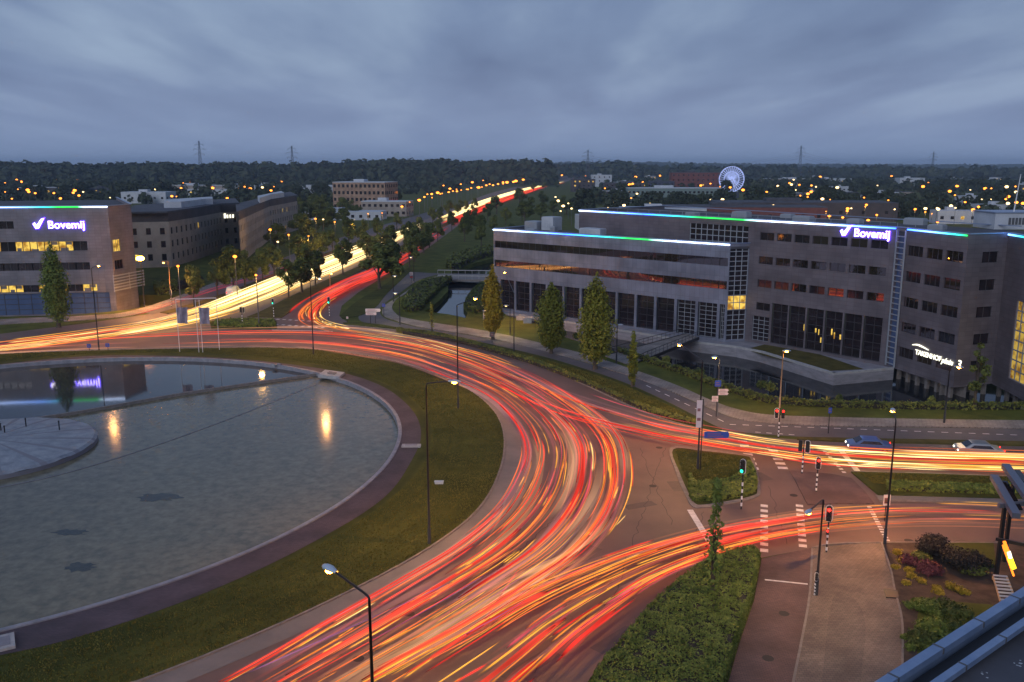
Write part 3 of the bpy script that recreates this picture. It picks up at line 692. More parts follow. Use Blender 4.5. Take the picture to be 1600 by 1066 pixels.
# low wing in front
BKA = f1.px(771, 357); 
f5 = Fac(LWA, LWB, off)
def z5(x, y): return f5.px(x, y)[1]
b1z = (z5(772, 386.5), z5(772, 376)); b2z = (z5(772, 416), z5(772, 405.5))
ub = f5.px(782, 440)[0]; pit = (f5.px(1025, 490)[0]-ub)/9.0
wb = f5.px(795, 440)[0]-ub
ztop = z5(782, 436.5)
bays = []
for k in range(-0, 13):
    a = ub+k*pit; b = a+wb*1.02+1.3
    if b > f5.L-.4: b = f5.L-.4
    if a < b-.6: bays.append([a, ZB+.1, b, ztop])
rib = [[.25, b1z[0], f5.L-.25, b1z[1]], [.25, b2z[0], f5.L-.25, b2z[1]]]
f5.wall('wing_wall', ZB-.3, WZ, rib+bays, M['clad_grey'], depth=.35)
for o in rib: f5.window(o, M['glassr'], M['frame_d'], 34, 1, fw=.05, name='ribbon_window')
for i, o in enumerate(bays):
    last = i >= len(bays)-3
    f5.window(o, M['glass'], M['frame'] if last else M['frame_d'], 3 if last else 2, 8 if last else 5, depth=.7, name='tall_window')
led(f5, 0, f5.L, WZ-.18, [(0, WH), (.12, WH), (.2, LB), (.35, BL), (.5, CY), (.62, GR), (.7, GR), (.78, WH), (1, WH)], off)
# glass corner of the wing, lit rooms at mid height
back = f1.pt(f1.px(1171, 400)[0], 0)
f6 = Fac(LWB, back, off)
lz0, lz1 = f6.px(1155, 484)[1], f6.px(1155, 462)[1]
rr = [[.1, ZB, f6.L-.1, lz0-.05], [.1, lz0, f6.L-.1, lz1], [.1, lz1+.05, f6.L-.1, WZ-.5]]
f6.wall('wing_end_wall', ZB-.3, WZ, rr, M['clad_grey'])
f6.window(rr[0], M['glass'], M['frame'], 3, 6, fw=.12, name='grid_window'); f6.window(rr[1], M['e_warmwin'], M['frame'], 3, 2, fw=.12, name='lit_window'); f6.window(rr[2], M['glass'], M['frame'], 3, 10, fw=.12, name='grid_window')
# roofs
back1 = -f1.n*26
rf = [f1.A, f1.B, f2.B, f3.B, f4.B, f4.B+Vector((10, 30, 0)), f1.A+back1]
rf = [v+(-f1.n*.02) for v in rf]
prism('roof', rf, MZ-1.1, MZ-.6, M['roof'], off)
g = MB()
edge = [f1.A, f1.B, f2.B, f3.B, f4.B]
for i in range(len(edge)-1):
    a, b = edge[i].copy(), edge[i+1].copy(); a.z = b.z = MZ+.06; g.bar(a-f1.n*.2, b-f1.n*.2, .42, h=.12)
a = f1.A+back1; a.z = MZ+.06; a0 = f1.A.copy(); a0.z = MZ+.06; g.bar(a0, a, .42, h=.12)
b0 = f4.B+Vector((10, 30, 0)); b0.z = MZ+.06; g.bar(a, b0, .42, h=.12)
g.build('roof_edge', M['roofed'], off)
fs = Fac(f1.A+back1, f1.A, off); fs.wall('side_wall', -1, MZ, [], M['clad_dark'])
wbk = f5.A - f5.n*14; fs5 = Fac(wbk, f5.A, off); fs5.wall('wing_side_wall', -1, WZ, [], M['clad_grey'])
wr = [f5.A, f5.B, back, f1.A-f1.t*2 + f1.n*.5, wbk]
pj = lambda p: f1.A + f1.t*((p-f1.A).dot(f1.t))
wr = [f5.A, f5.B, back, f1.A+f1.n*.0, wbk]
prism('wing_roof', [v+(-f5.n*.03) for v in wr], WZ-.9, WZ-.5, M['roof'], off)
g = MB()
for a, b in ((f5.A, f5.B), (f5.B, back), (wbk, f5.A)):
    a = a.copy(); b = b.copy(); a.z = b.z = WZ+.06; g.bar(a-f5.n*.2, b-f5.n*.2, .4, h=.12)
g.build('wing_roof_edge', M['roofed'], off)
def roofbox(fac, u, back_, z, sx, sy, sz, m, name='roof_unit'):
    g = MB(); p = fac.pt(u, z, -back_); g.obox(p, fac.t*sx, -fac.n*sy, Vector((0, 0, sz)))
    g.obox(p+fac.t*.1-fac.n*.1+Vector((0, 0, sz)), fac.t*(sx-.2), -fac.n*(sy-.2), Vector((0, 0, .12)))
    for k in range(4): g.obox(p+fac.t*(sx*(k+.5)/5)+fac.n*.05+Vector((0, 0, sz*.2)), fac.t*.1, fac.n*.04, Vector((0, 0, sz*.6)))
    return g.build(name, m, off)
roofbox(f5, 17, 6, WZ-.5, 5, 3, 1.0, M['whitewall']); roofbox(f5, 9, 7, WZ-.5, 1.2, 1.2, .9, M['steel']); roofbox(f5, 5, 4, WZ-.5, 2.4, 1, .4, M['steel'])
roofbox(f5, 1.5, 8, WZ-.5, 3.2, 3.0, 1.6, M['steel']); roofbox(f5, 5.2, 9, WZ-.5, 3.0, 3.0, 2.6, M['whitewall'])
for k in range(7): roofbox(f1, 20+k*7.5, 8+(k % 3)*4, MZ-.6, 2.2+k % 2, 1.6, .6+.3*(k % 2), M['steel'])
g = MB()
for i in range(26): p = f1.pt(4+i*2.6, MZ+.1, -1.2); g.bar(p, p+Vector((0, 0, .5)), .05)
g.bar(f1.pt(4, MZ+.6, -1.2), f1.pt(min(69, f1.L-1), MZ+.6, -1.2), .05); g.build('roof_railing', M['steel'], off)
# recessed foot of the right part above the water
g = MB()
for f, u0, u1, st in ((f2, 1.6, f2.L-.3, 1.9), (f3, .3, f3.L, 1.9), (f4, .3, f4.L, 2.2)):
    g.quad(f.pt(0, -2.8, -2.2), f.pt(f.L, -2.8, -2.2), f.pt(f.L, ZB, -2.2), f.pt(0, ZB, -2.2))
    u = u0
    while u < u1: g.obox(f.pt(u, -2.8, -.6), f.t*.45, -f.n*.45, Vector((0, 0, 1.95))); u += st
    g.quad(f.pt(0, ZB-.2, 0), f.pt(f.L, ZB-.2, 0), f.pt(f.L, ZB-.2, -2.3), f.pt(0, ZB-.2, -2.3))
g.build('foot_columns', M['kerbd'], off)
# concrete plinth terrace
ter = empty('plinth_terrace', P(1303, 583, -.7), 'pale concrete plinth terrace rising from the moat before the office', 'terrace')
tp = [P(x, y, ZB) for x, y in [(786,489),(900,504.5),(1020,523),(1080,533),(1150,541),(1190,549),(1303,583),(1397,574.5)]]
backp = [f1.pt(f1.L+.3, 0, -.3), f1.pt(f1.px(1171, 400)[0], 0, -.3), f6.pt(0, 0, -.3), f5.pt(0, 0, -.4)]
loop = [Vector((p.x, p.y, 0)) for p in tp]+[Vector((p.x, p.y, 0)) for p in backp]
g = MB(); g.slab(loop, -2.9, ZB-.32); g.build('terrace_body', M['concrete'], ter)
g = MB()
for i in range(len(tp)-1):
    a, b = tp[i].copy(), tp[i+1].copy(); a.z = b.z = ZB-.18; d = (b-a).normalized(); nn = Vector((d.y, -d.x, 0))
    g.obox(a-Vector((0, 0, .14)), b-a, -nn*.45, Vector((0, 0, .32)))
g.build('terrace_kerb', M['kerb'], ter)
tl = [P(x, y, ZB-.3) for x, y in [(1165,546),(1195,556),(1290,580),(1350,577),(1300,560),(1215,533)]]
g = MB(); g.slab([(p.x, p.y) for p in tl], None, ZB-.29); tag(g.build('terrace_lawn', M['dryverge'], ter))
# sign, street name sign on the wall
bu, bz = f1.px(1314, 370)
bove(off, f1, bu, f1.px(1331, 368)[1]-.1, 1.68, 'white and violet lit company sign on the brown stone office at right', 'lit company signs with a tick')
tz = f2.px(1431, 553)
ts = empty('building_name_sign', f2.pt(tz[0], tz[1], .1), 'cream lit name sign reading TAKENHOFplein 3 low on the stone wall', 'sign')
_, wd = text_mesh('letters', 'TAKENHOF', .95, M['e_cream'], f2, tz[0], tz[1], .12, ts, .04, .012)
_, wd2 = text_mesh('letters', 'plein', 1.05, M['e_cream'], f2, tz[0]+wd+.05, tz[1]-.1, .12, ts, .04, .014, .35)
text_mesh('number', '3', 1.5, M['e_cream'], f2, tz[0]+wd+wd2+.7, tz[1]-.15, .12, ts, .04, .02, .2)
g = MB(); sw = [(-.7, 1.15), (.2, 1.35), (1.2, 1.28), (2.5, 1.05)]
g.tube([f2.pt(tz[0]+q.x, tz[1]+q.y, .14) for q in cr_([(a, b, 0) for a, b in sw], 5)], [.05+.07*math.sin(math.pi*i/15) for i in range(16)], 6)
g.build('swoosh', M['e_cream'], ts)
# footbridge to the entrance
fb_ = empty('footbridge', P(1020, 540), 'dark railed footbridge leading over the moat to the office entrance', 'footbridge')
q0, q1, q2, q3 = P(945, 556, .1), P(1072, 526, -.4), P(1092, 532, -.4), P(985, 571, .1)
g = MB(); q = [q0, q1, q2, q3]; g.slab([(p.x, p.y) for p in q], -.3, .12); g.build('deck', M['paving'], fb_)
for a, b in ((q0, q1), (q3, q2)):
    g = MB()
    for i in range(19):
        p = a.lerp(b, i/18); p.z = .12; g.bar(p, p+Vector((0, 0, 1.05)), .05)
    a1 = a.copy(); b1 = b.copy(); a1.z = b1.z = 1.17; g.bar(a1, b1, .07); a1.z = b1.z = .7; g.bar(a1, b1, .04)
    a1.z = b1.z = -.05; g.bar(a1, b1, .12, h=.5)
    g.build('railing', M['darkpole'], fb_)
# concrete road bridge over the canal
cb = empty('canal_bridge', P(720, 432), 'low grey bridge with a flat rail across the canal', 'bridge')
g = MB(); a, b, c, d = P(684,429), P(770,430), P(770,439), P(684,438); g.slab([(p.x, p.y) for p in (a, b, c, d)], -.3, .25); g.build('deck', M['kerbd'], cb)
for a_, b_ in ((a, b), (d, c)):
    g = MB()
    u_, v_ = a_.copy(), b_.copy(); u_.z = v_.z = 1.15; g.bar(u_, v_, .10, h=.18)
    for i in range(9): p = a_.lerp(b_, i/8); p.z = .2; g.bar(p, p+Vector((0, 0, .95)), .09)
    g.build('railing', M['kerb'], cb)

# ---- the twin office at left
LZ = 19.9; LB0 = -2.2
LA = T(-150, 324, LZ); LB_ = T(168, 322, LZ); LC = T(204, 319.5, LZ)
lo = empty('office_building', (LB_.x, LB_.y, 0), 'grey office at far left with yellow lit windows, blue glass foot and green light line', 'building')
g1 = Fac(LA, LB_, lo); g2 = Fac(LB_, LC, lo)
def band(y0, y1, x=60): return g1.px(x, y1)[1], g1.px(x, y0)[1]
ba = band(378, 393, 40); bb = band(411, 423, 60); bc = band(446, 457, 40); bd = band(457, 494, 40); be = band(346, 358, 10)
uE = g1.px(137, 390)[0]
opL = [[g1.px(-140, 380)[0], ba[0], uE, ba[1]], [g1.px(-140, 380)[0], bb[0], g1.px(140, 410)[0], bb[1]], [g1.px(-140, 380)[0], bc[0], g1.px(176, 450)[0]-3, bc[1]], [1, LB0+.2, g1.L-1.2, bd[1]-.3], [g1.px(-140, 380)[0], be[0], g1.px(21, 350)[0], be[1]]]
g1.wall('wall', LB0, LZ, opL, M['clad_left'], depth=.35)
r = random.Random(5)
for bi, o in enumerate(opL[:3]+opL[4:]):
    n = int((o[2]-o[0])/2.7)
    for k in range(n):
        a = o[0]+(o[2]-o[0])*k/n; b = o[0]+(o[2]-o[0])*(k+1)/n
        lit = (bi == 0 and k % 5 not in (1,) and r.random() < .78) or (bi == 2 and r.random() < .55)
        f_ = g1.window([a, o[1], b, o[3]], M['e_warmwin'] if lit else M['glass'], M['frame_d'], 2, 1, depth=.3, fw=.12, name='lit_window' if lit else 'window')
        if lit:
            gg = MB(); zc_ = o[3]-.12
            gg.obox(g1.pt(a+.3, o[1]+.02, -.27), g1.t*(.5+r.random()), g1.n*.03, Vector((0, 0, .35+.3*r.random()))); 
            if r.random() < .5: gg.obox(g1.pt(a+1.3, o[3]-.7, -.27), g1.t*1.2, g1.n*.02, Vector((0, 0, .6)))
            gg.build('blind', M['kerbd'], f_)
g1.window(opL[3], M['blueglass'], M['frame_d'], 14, 4, depth=.3, fw=.10, name='glass_front')
led(g1, g1.L*.25, g1.L, LZ-.15, [(0, WH), (.42, LB), (.55, CY), (.66, GR), (.80, GR), (.86, WH), (1, WH)], lo)
o2_ = [g2.rect(176, 375, 189, 392), g2.rect(179, 407, 193, 419)]
o2_ = [[max(.3, q[0]), q[1], min(g2.L-.3, q[2]), q[3]] for q in o2_]
g2.wall('wall', LB0, LZ, o2_, M['clad_left']); 
g2.window(o2_[0], M['e_warmwin'], M['frame_d'], 4, name='lit_window'); g2.window(o2_[1], M['glass'], M['frame_d'], 3)
LD = LC+Vector((-21, 40, 0)); g3 = Fac(LC, LD, lo); g3.wall('side_wall', LB0, LZ, [], M['clad_left'])
prism('roof', [g1.A-g1.n*.03, g1.B-g1.n*.03, g2.B-g1.n*.03, LD, LA+Vector((-21, 40, 0))], LZ-1.1, LZ-.6, M['roof'], lo)
g = MB()
for a, b in ((g1.A, g1.B), (g2.A, g2.B), (g3.A, g3.B)):
    a = a.copy(); b = b.copy(); a.z = b.z = LZ+.06; g.bar(a-g1.n*.2, b-g1.n*.2, .42, h=.12)
g.build('roof_edge', M['roofed'], lo)
bove(lo, g1, g1.px(53, 357)[0], g1.px(72, 357)[1], 2.15, 'white and violet lit company sign on the grey office at far left', 'lit company signs with a tick')
# louvred sun screens at its corner
g = MB()
for k in range(6): z = g2.px(180, 430+k*4.6)[1]; g.bar(g2.pt(-1.5, z, .9), g2.pt(g2.L+1.2, z, .9), .1, h=.22)
for u in (-1.4, g2.L*.5, g2.L+1.1): g.bar(g2.pt(u, g2.px(180, 455)[1], .85), g2.pt(u, g2.px(180, 428)[1], .85), .08)
tag(g.build('sun_screen', M['frame'], lo))

# ---- simple far buildings with storeys
def block(name, label, cat, base, wx, dy, hgt, ang, wm, rm, rows=3, cols=8, lit=0.0, win=(1.3, 1.4), band_=False, eave=0.0, seed=1, group=None, rheight=.4, z0=0, gm=None, lm=None):
    """box-plan building: base = ground point of its near-left corner, front wx wide turned by ang"""
    rt = empty(name, (base[0], base[1], z0), label, cat, group); rr = random.Random(seed)
    t = Vector((math.cos(ang), math.sin(ang), 0)); n = Vector((t.y, -t.x, 0)); b0 = Vector((base[0], base[1], z0))
    g = MB(); g.obox(b0, t*wx, -n*dy, Vector((0, 0, hgt))); g.build('wall', wm, rt)
    g = MB(); g.obox(b0-t*eave+n*(eave+.02)+Vector((0, 0, hgt)), t*(wx+2*eave+.04), -n*(dy+2*eave), Vector((0, 0, rheight)))
    g.obox(b0+t*wx*.3-n*dy*.4+Vector((0, 0, hgt+rheight)), t*wx*.2, -n*dy*.3, Vector((0, 0, 1.6))); g.build('roof', rm, rt)
    gm = gm or M['glass']
    def face(o, tt, nn, ln, cols):
        for r_ in range(rows):
            z = (r_+.5)*hgt/rows
            if band_:
                g = MB(); p = o+tt*ln*.05+nn*.03+Vector((0, 0, z-win[1]/2)); g.obox(p, tt*ln*.9, -nn*.1, Vector((0, 0, win[1]))); g.build('window_band', (lm or M['e_warmwin']) if rr.random() < lit else gm, rt); continue
            for c in range(cols):
                u = (c+.5)*ln/cols
                g = MB(); p = o+tt*(u-win[0]/2)+nn*.03+Vector((0, 0, z-win[1]/2)); g.obox(p, tt*win[0], -nn*.1, Vector((0, 0, win[1])))
                g.build('window', (lm or M['e_warmwin']) if rr.random() < lit else gm, rt)
    face(b0, t, n, wx, cols)
    face(b0+t*wx, -n, t, dy, max(2, int(cols*dy/wx)))
    return rt
M['beige'] = mat('beige_render', (.26, .22, .19), .85, col2=(.34, .29, .25), scale=.3)
M['brick'] = brickmat('orange_brick', (.30, .17, .11), (.38, .22, .14), (.3, .25, .2), .6, .2)
M['brickr'] = mat('dark_red_brick', (.13, .045, .04), .9, col2=(.18, .065, .055), scale=.4)
M['darkwall'] = mat('dark_wall', (.05, .042, .045), .8, col2=(.08, .065, .07), scale=.2)
M['bluedark'] = mat('blue_dark_wall', (.04, .045, .075), .7)
M['greenish'] = mat('green_grey_wall', (.16, .21, .20), .7)
# two beige offices with overhanging dark fascia, each body + fascia + roof
def villa(label, edge, ztop, zfa, seed, back_v, rowsy=3):
    pts = [T(x, y, ztop) for x, y in edge]
    rt = empty('office_building', (pts[1].x, pts[1].y, 0), label, 'building'); rr = random.Random(seed)
    loop = [Vector((p.x, p.y, 0)) for p in pts]+[Vector((pts[-1].x, pts[-1].y, 0))+back_v, Vector((pts[0].x, pts[0].y, 0))+back_v]
    for i in range(len(pts)-1):
        f = Fac(pts[i], pts[i+1], rt); n = max(2, int(f.L/3.4)); ops = []
        for r_ in range(rowsy):
            z = zfa-2.6-r_*3.6
            for c in range(n):
                u = (c+.5)*f.L/n; ops.append([u-.62, z-.9, u+.62, z+.9])
        f.wall('wall', 0, zfa, ops, M['beige'])
        for o in ops: f.window(o, M['e_warmwin'] if rr.random() < .05 else M['glass'], M['frame_d'])
    g = MB(); cx = sum(p.x for p in loop)/len(loop); cy = sum(p.y for p in loop)/len(loop); c_ = Vector((cx, cy, 0))
    g.slab([c_+(p-c_)*.985 for p in loop], zfa-.02, ztop-.5); g.build('fascia', M['darkwall'], rt)
    g = MB(); g.slab([c_+(p-c_)*1.03 for p in loop], ztop-.5, ztop); g.build('roof', M['roof'], rt)
    g = MB(); g.slab([c_+(p-c_)*.45 for p in loop], ztop, ztop+1.8); g.build('roof_house', M['whitewall'], rt)
    return rt, pts
v1, vp = villa('beige office with dark fascia and projecting corner block behind the grey office', [(196,331),(262,330),(300,325),(345,318),(372,317)], 15.5, 12.6, 3, Vector((-14, 40, 0)))
fv = Fac(vp[3], vp[4], v1)
s1 = empty('shop_sign', fv.pt(1.2, 11, .1), 'small white lit letters high on the beige office corner', 'sign'); 
g = MB()
for k, (w_, h_) in enumerate(((.9, 1.5), (.6, 1.1), (.6, 1.1), (.6, 1.1))): g.obox(fv.pt(.8+k*1.05, 10.6, .1), fv.t*w_*.8, fv.n*.1, Vector((0, 0, h_))); g.obox(fv.pt(1.0+k*1.05, 10.6+h_*.4, .19), fv.t*w_*.3, fv.n*.03, Vector((0, 0, .2)))
g.build('letters', M['e_cream'], s1)
v2, vq = villa('farther beige office with flat projecting roof beside the lawn', [(372,330),(420,312),(446,308),(464,305)], 15.0, 12.4, 4, Vector((-16, 50, 0)))
b_ = P(517, 325); 
block('office_building', 'orange brick office with two rows of pale window bays among trees', 'building', P(521,327)[:2], 36, 22, 17, R(-14), M['brick'], M['whitewall'], 4, 12, .0, (1.6, 2.0), seed=3)
BL_ = [  # pixel of near-left foot, width m, depth, height, angle, wall, rows, cols, lit, label
 ((565,338), 26, 14, 8, -10, 'beige', 2, 8, 0, 'low beige annexe hidden among trees under the brick office'),
 ((135,312), 22, 14, 9, -6, 'bluedark', 2, 6, .1, 'dark blue block with a pale roof edge behind the left office'),
 ((190,318), 34, 18, 8, -3, 'whitewall', 1, 6, .3, 'pale flat hall behind the left office roofs'),
 ((255,305), 60, 18, 9, -3, 'beige', 1, 12, .45, 'long low shop hall with warm lit windows'),
 ((330,303), 48, 18, 8, -3, 'whitewall', 1, 10, .35, 'white shop hall under three orange lamps'),
 ((470,303), 42, 18, 8, -2, 'whitewall', 1, 8, .3, 'small white hall at the edge of the wood'),
 ((470,344), 42, 16, 4, -3, 'whitewall', 1, 10, 0, 'long low pale shed beyond the lawn'),
 ((905,360), 26, 14, 6, 4, 'whitewall', 1, 4, .1, 'small flat white pavilion behind the big office roof'),
 ((970,352), 40, 22, 7.5, -4, 'whitewall', 1, 6, .1, 'pale grey hall with two lamps behind the big office roof'),
 ((1040,350), 76, 24, 8, -5, 'brickr', 1, 10, 0, 'long dark red brick warehouse'),
 ((1120,345), 90, 30, 9, -4, 'darkwall', 1, 8, 0, 'wide black flat warehouse beside the red one'),
 ((980,318), 70, 20, 11, -2, 'greenish', 2, 22, .02, 'green grey office with rows of small windows'),
 ((1015,300), 26, 16, 11, -2, 'bluedark', 2, 6, 0, 'dark blue house with a raised middle'),
 ((1048,300), 52, 18, 20, -3, 'brickr', 4, 10, .05, 'tall dark brick block left of the wheel'),
 ((925,292), 26, 16, 15, 2, 'whitewall', 3, 4, .1, 'small white block with a red side near the avenue end'),
 ((895,300), 24, 16, 13, 5, 'darkwall', 3, 5, .6, 'dark block with lit yellow storeys beside the avenue'),
 ((945,300), 60, 18, 9, 0, 'darkwall', 2, 12, .1, 'low dark row left of the green grey office'),
 ((1285,272), 120, 30, 15, 0, 'bluedark', 1, 10, 0, 'long blue hall far off under the horizon'),
 ((1195,290), 90, 22, 9, -2, 'beige', 1, 14, .25, 'beige hall behind the row of car park lamps'),
 ((1260,288), 70, 20, 8, -2, 'whitewall', 1, 10, .15, 'white roofed hall right of the car park lamps'),
 ((1405,294), 30, 18, 12, -4, 'whitewall', 2, 4, .1, 'white hall with a red sign at its end among trees'),
 ((1355,341), 17, 10, 5, -3, 'brickr', 1, 4, .1, 'small red pavilion with a white flat roof'),
 ((1463,350), 19, 10, 6, -6, 'whitewall', 1, 4, .1, 'white kiosk building with a red panel behind the roof'),
 ((1530,338), 26, 12, 6, -4, 'whitewall', 1, 5, 0, 'pale hall with sloping trees before it at far right'),
 ((1240,338), 34, 12, 4, -4, 'darkwall', 1, 8, 0, 'low dark shed with parked roofs behind the warehouse'),
 ((1080,300), 40, 14, 8, -2, 'darkwall', 1, 8, .4, 'low dark hall below the brick block'),
]
for i, (p, wx, dy, hh, an, wm, rw, cl, lt, lb_) in enumerate(BL_):
    block('building', lb_, 'building', P(*p)[:2], wx, dy, hh, R(an), M[wm], M['roof'] if wm in ('bluedark', 'darkwall', 'brickr') else M['whitewall'], rw, cl, lt, (1.6, 1.5), seed=i)
hr_ = random.Random(44)
for k_ in range(34):
    left_ = k_ < 10
    x_, y_ = (hr_.uniform(10, 470), hr_.uniform(284, 306)) if left_ else (hr_.uniform(930, 1600), hr_.uniform(280, 322))
    block('building', 'low flat hall among the trees left of the avenue' if left_ else 'low flat hall among the trees right of the avenue', 'building', P(x_, y_)[:2], hr_.uniform(18, 46), 12, hr_.uniform(4.5, 8), R(hr_.uniform(-6, 4)), M[hr_.choice(('whitewall', 'beige', 'darkwall', 'bluedark', 'whitewall'))], M[hr_.choice(('roof', 'whitewall'))], 1, 6, .35, (1.8, 1.5), seed=100+k_, group='low halls left of the avenue' if left_ else 'low halls right of the avenue')
# white rooftop plant room with its mast, at far right behind the office
prr = empty('rooftop_plant_room', (71, 128, MZ-.6), 'white box room standing on the office roof at far right', 'roof room')
g = MB(); g.box(71, 128, MZ-.6, 84, 134, 21.1); g.build('wall', M['whitewall'], prr)
g = MB(); g.box(70.8, 127.8, 21.1, 84.2, 134.2, 21.25); g.build('roof', M['roofed'], prr)
g = MB()
for k in range(12): g.box(73+k*.5, 127.93, 19.4, 73.35+k*.5, 127.99, 20.4)
g.build('louvre', M['grey_pole'], prr)
ms = empty('roof_mast', (74.2, 129, 21.25), 'tall thin white mast on the rooftop plant room', 'mast')
g = MB(); g.tube([(74.2, 129, 21.25), (74.6, 129, 26.6)], [.09, .05], 8); g.build('pole', M['whitep'], ms)
g = MB(); g.ball((74.6, 129, 26.63), .1); g.build('finial', M['steel'], ms)

# lit wheel of the fair
wc = P(1142, 302); wd_ = wc.y; wr_ = 12.5
wh = empty('ferris_wheel', (wc.x, wc.y, 0), 'pale blue lit fair wheel beside the car park lamps on the right', 'ferris wheel')
M['e_wheel'] = emat('wheel_lights', (.42, .52, 1.0), .9, sample=False)
c = Vector((wc.x, wc.y, wr_+1.5)); g = MB()
for s in (-1, 1):
    pts = [c+Vector((math.cos(2*math.pi*i/40)*wr_, s*1.2, math.sin(2*math.pi*i/40)*wr_)) for i in range(41)]; g.tube(pts, .28, 5, cap=False)
    pts = [c+Vector((math.cos(2*math.pi*i/40)*wr_*.6, s*1.2, math.sin(2*math.pi*i/40)*wr_*.6)) for i in range(41)]; g.tube(pts, .22, 5, cap=False)
g.build('rim', M['e_wheel'], wh); g = MB()
for i in range(32):
    a = 2*math.pi*i/32
    for s in (-1, 1): g.bar(c+Vector((0, s*1.5, 0)), c+Vector((math.cos(a)*wr_, s*1.2, math.sin(a)*wr_)), .32)
g.build('spokes', M['e_wheel'], wh)
for i in range(16):
    a = 2*math.pi*i/16; q = c+Vector((math.cos(a)*wr_, 0, math.sin(a)*wr_-.9)); g = MB(); g.ball(q, .85, n=8, k=5); g.box(q.x-.5, q.y-.5, q.z-.9, q.x+.5, q.y+.5, q.z); g.build('gondola', M['whitewall'], wh)
g = MB()
for s in (-1, 1):
    for d in (-1, 1): g.bar(c+Vector((0, s*2, 0)), (c.x+d*7, c.y+s*3, 0), .5)
g.build('support', M['steel'], wh)

# power pylons on the horizon
def pylon(x, ytop, dist, label):
    base = Vector(((x-800)/F_PX*dist*1.0, dist, 0)); top = CAMH+(HY-ytop)/F_PX*dist
    rt = empty('power_pylon', base, label, 'pylon', 'pylons on the horizon'); g = MB(); H_ = top; lw = .36
    def lv(z): return 3.2*(1-z/H_)**1.2+.7
    zs = [H_*k/9 for k in range(10)]
    for a, b in zip(zs, zs[1:]):
        for sx, sy in ((1,1),(1,-1),(-1,-1),(-1,1)):
            g.bar(base+Vector((sx*lv(a), sy*lv(a), a)), base+Vector((sx*lv(b), sy*lv(b), b)), lw)
        for sy in (1, -1):
            g.bar(base+Vector((-lv(a), sy*lv(a), a)), base+Vector((lv(b), sy*lv(b), b)), lw*.6); g.bar(base+Vector((lv(a), sy*lv(a), a)), base+Vector((-lv(b), sy*lv(b), b)), lw*.6)
    g.build('lattice_tower', M['pyl'], rt); 
    for z, wd in ((.68, 8), (.80, 10), (.91, 7)):
        g = MB(); g.bar(base+Vector((-wd, 0, H_*z)), base+Vector((wd, 0, H_*z)), lw); g.bar(base+Vector((-wd, 0, H_*z)), base+Vector((0, 0, H_*(z+.05))), lw*.6); g.bar(base+Vector((wd, 0, H_*z)), base+Vector((0, 0, H_*(z+.05))), lw*.6)
        for s in (-1, 1): g.bar(base+Vector((s*wd, 0, H_*z)), base+Vector((s*wd, 0, H_*z-2.5)), .4)
        g.build('cross_arm', M['pyl'], rt)
    return base, H_
M['pyl'] = mat('pylon_steel', (.07, .08, .11), .7)
py = [pylon(323, 222, 1500, 'lattice pylon above the wood left of the middle'), pylon(464, 229, 1500, 'shorter lattice pylon above the wood behind the beige offices'), pylon(916, 235, 1500, 'lattice pylon just right of the avenue end'),
      pylon(1241, 229, 1900, 'lattice pylon above the right horizon, nearer the middle'), pylon(1444, 238, 2200, 'lattice pylon farthest right on the horizon')]
def wire(a, ah, b, bh, label):
    g = MB()
    for s in (-9, 9):
        for zf in (.66, .78):
            p = [a+(b-a)*(i/12)+Vector((s, 0, (ah*(1-i/12)+bh*i/12)*zf-22*(1-(2*i/12-1)**2))) for i in range(13)]; g.tube(p, .14, 3, cap=False)
    tag(g.build('power_lines', M['pyl']), label, 'power line', 'power lines between the pylons')
wire(py[2][0], py[2][1], py[3][0], py[3][1], 'sagging power lines between the middle pylon and the next one right')
wire(py[3][0], py[3][1], py[4][0], py[4][1], 'sagging power lines between the two pylons on the right')

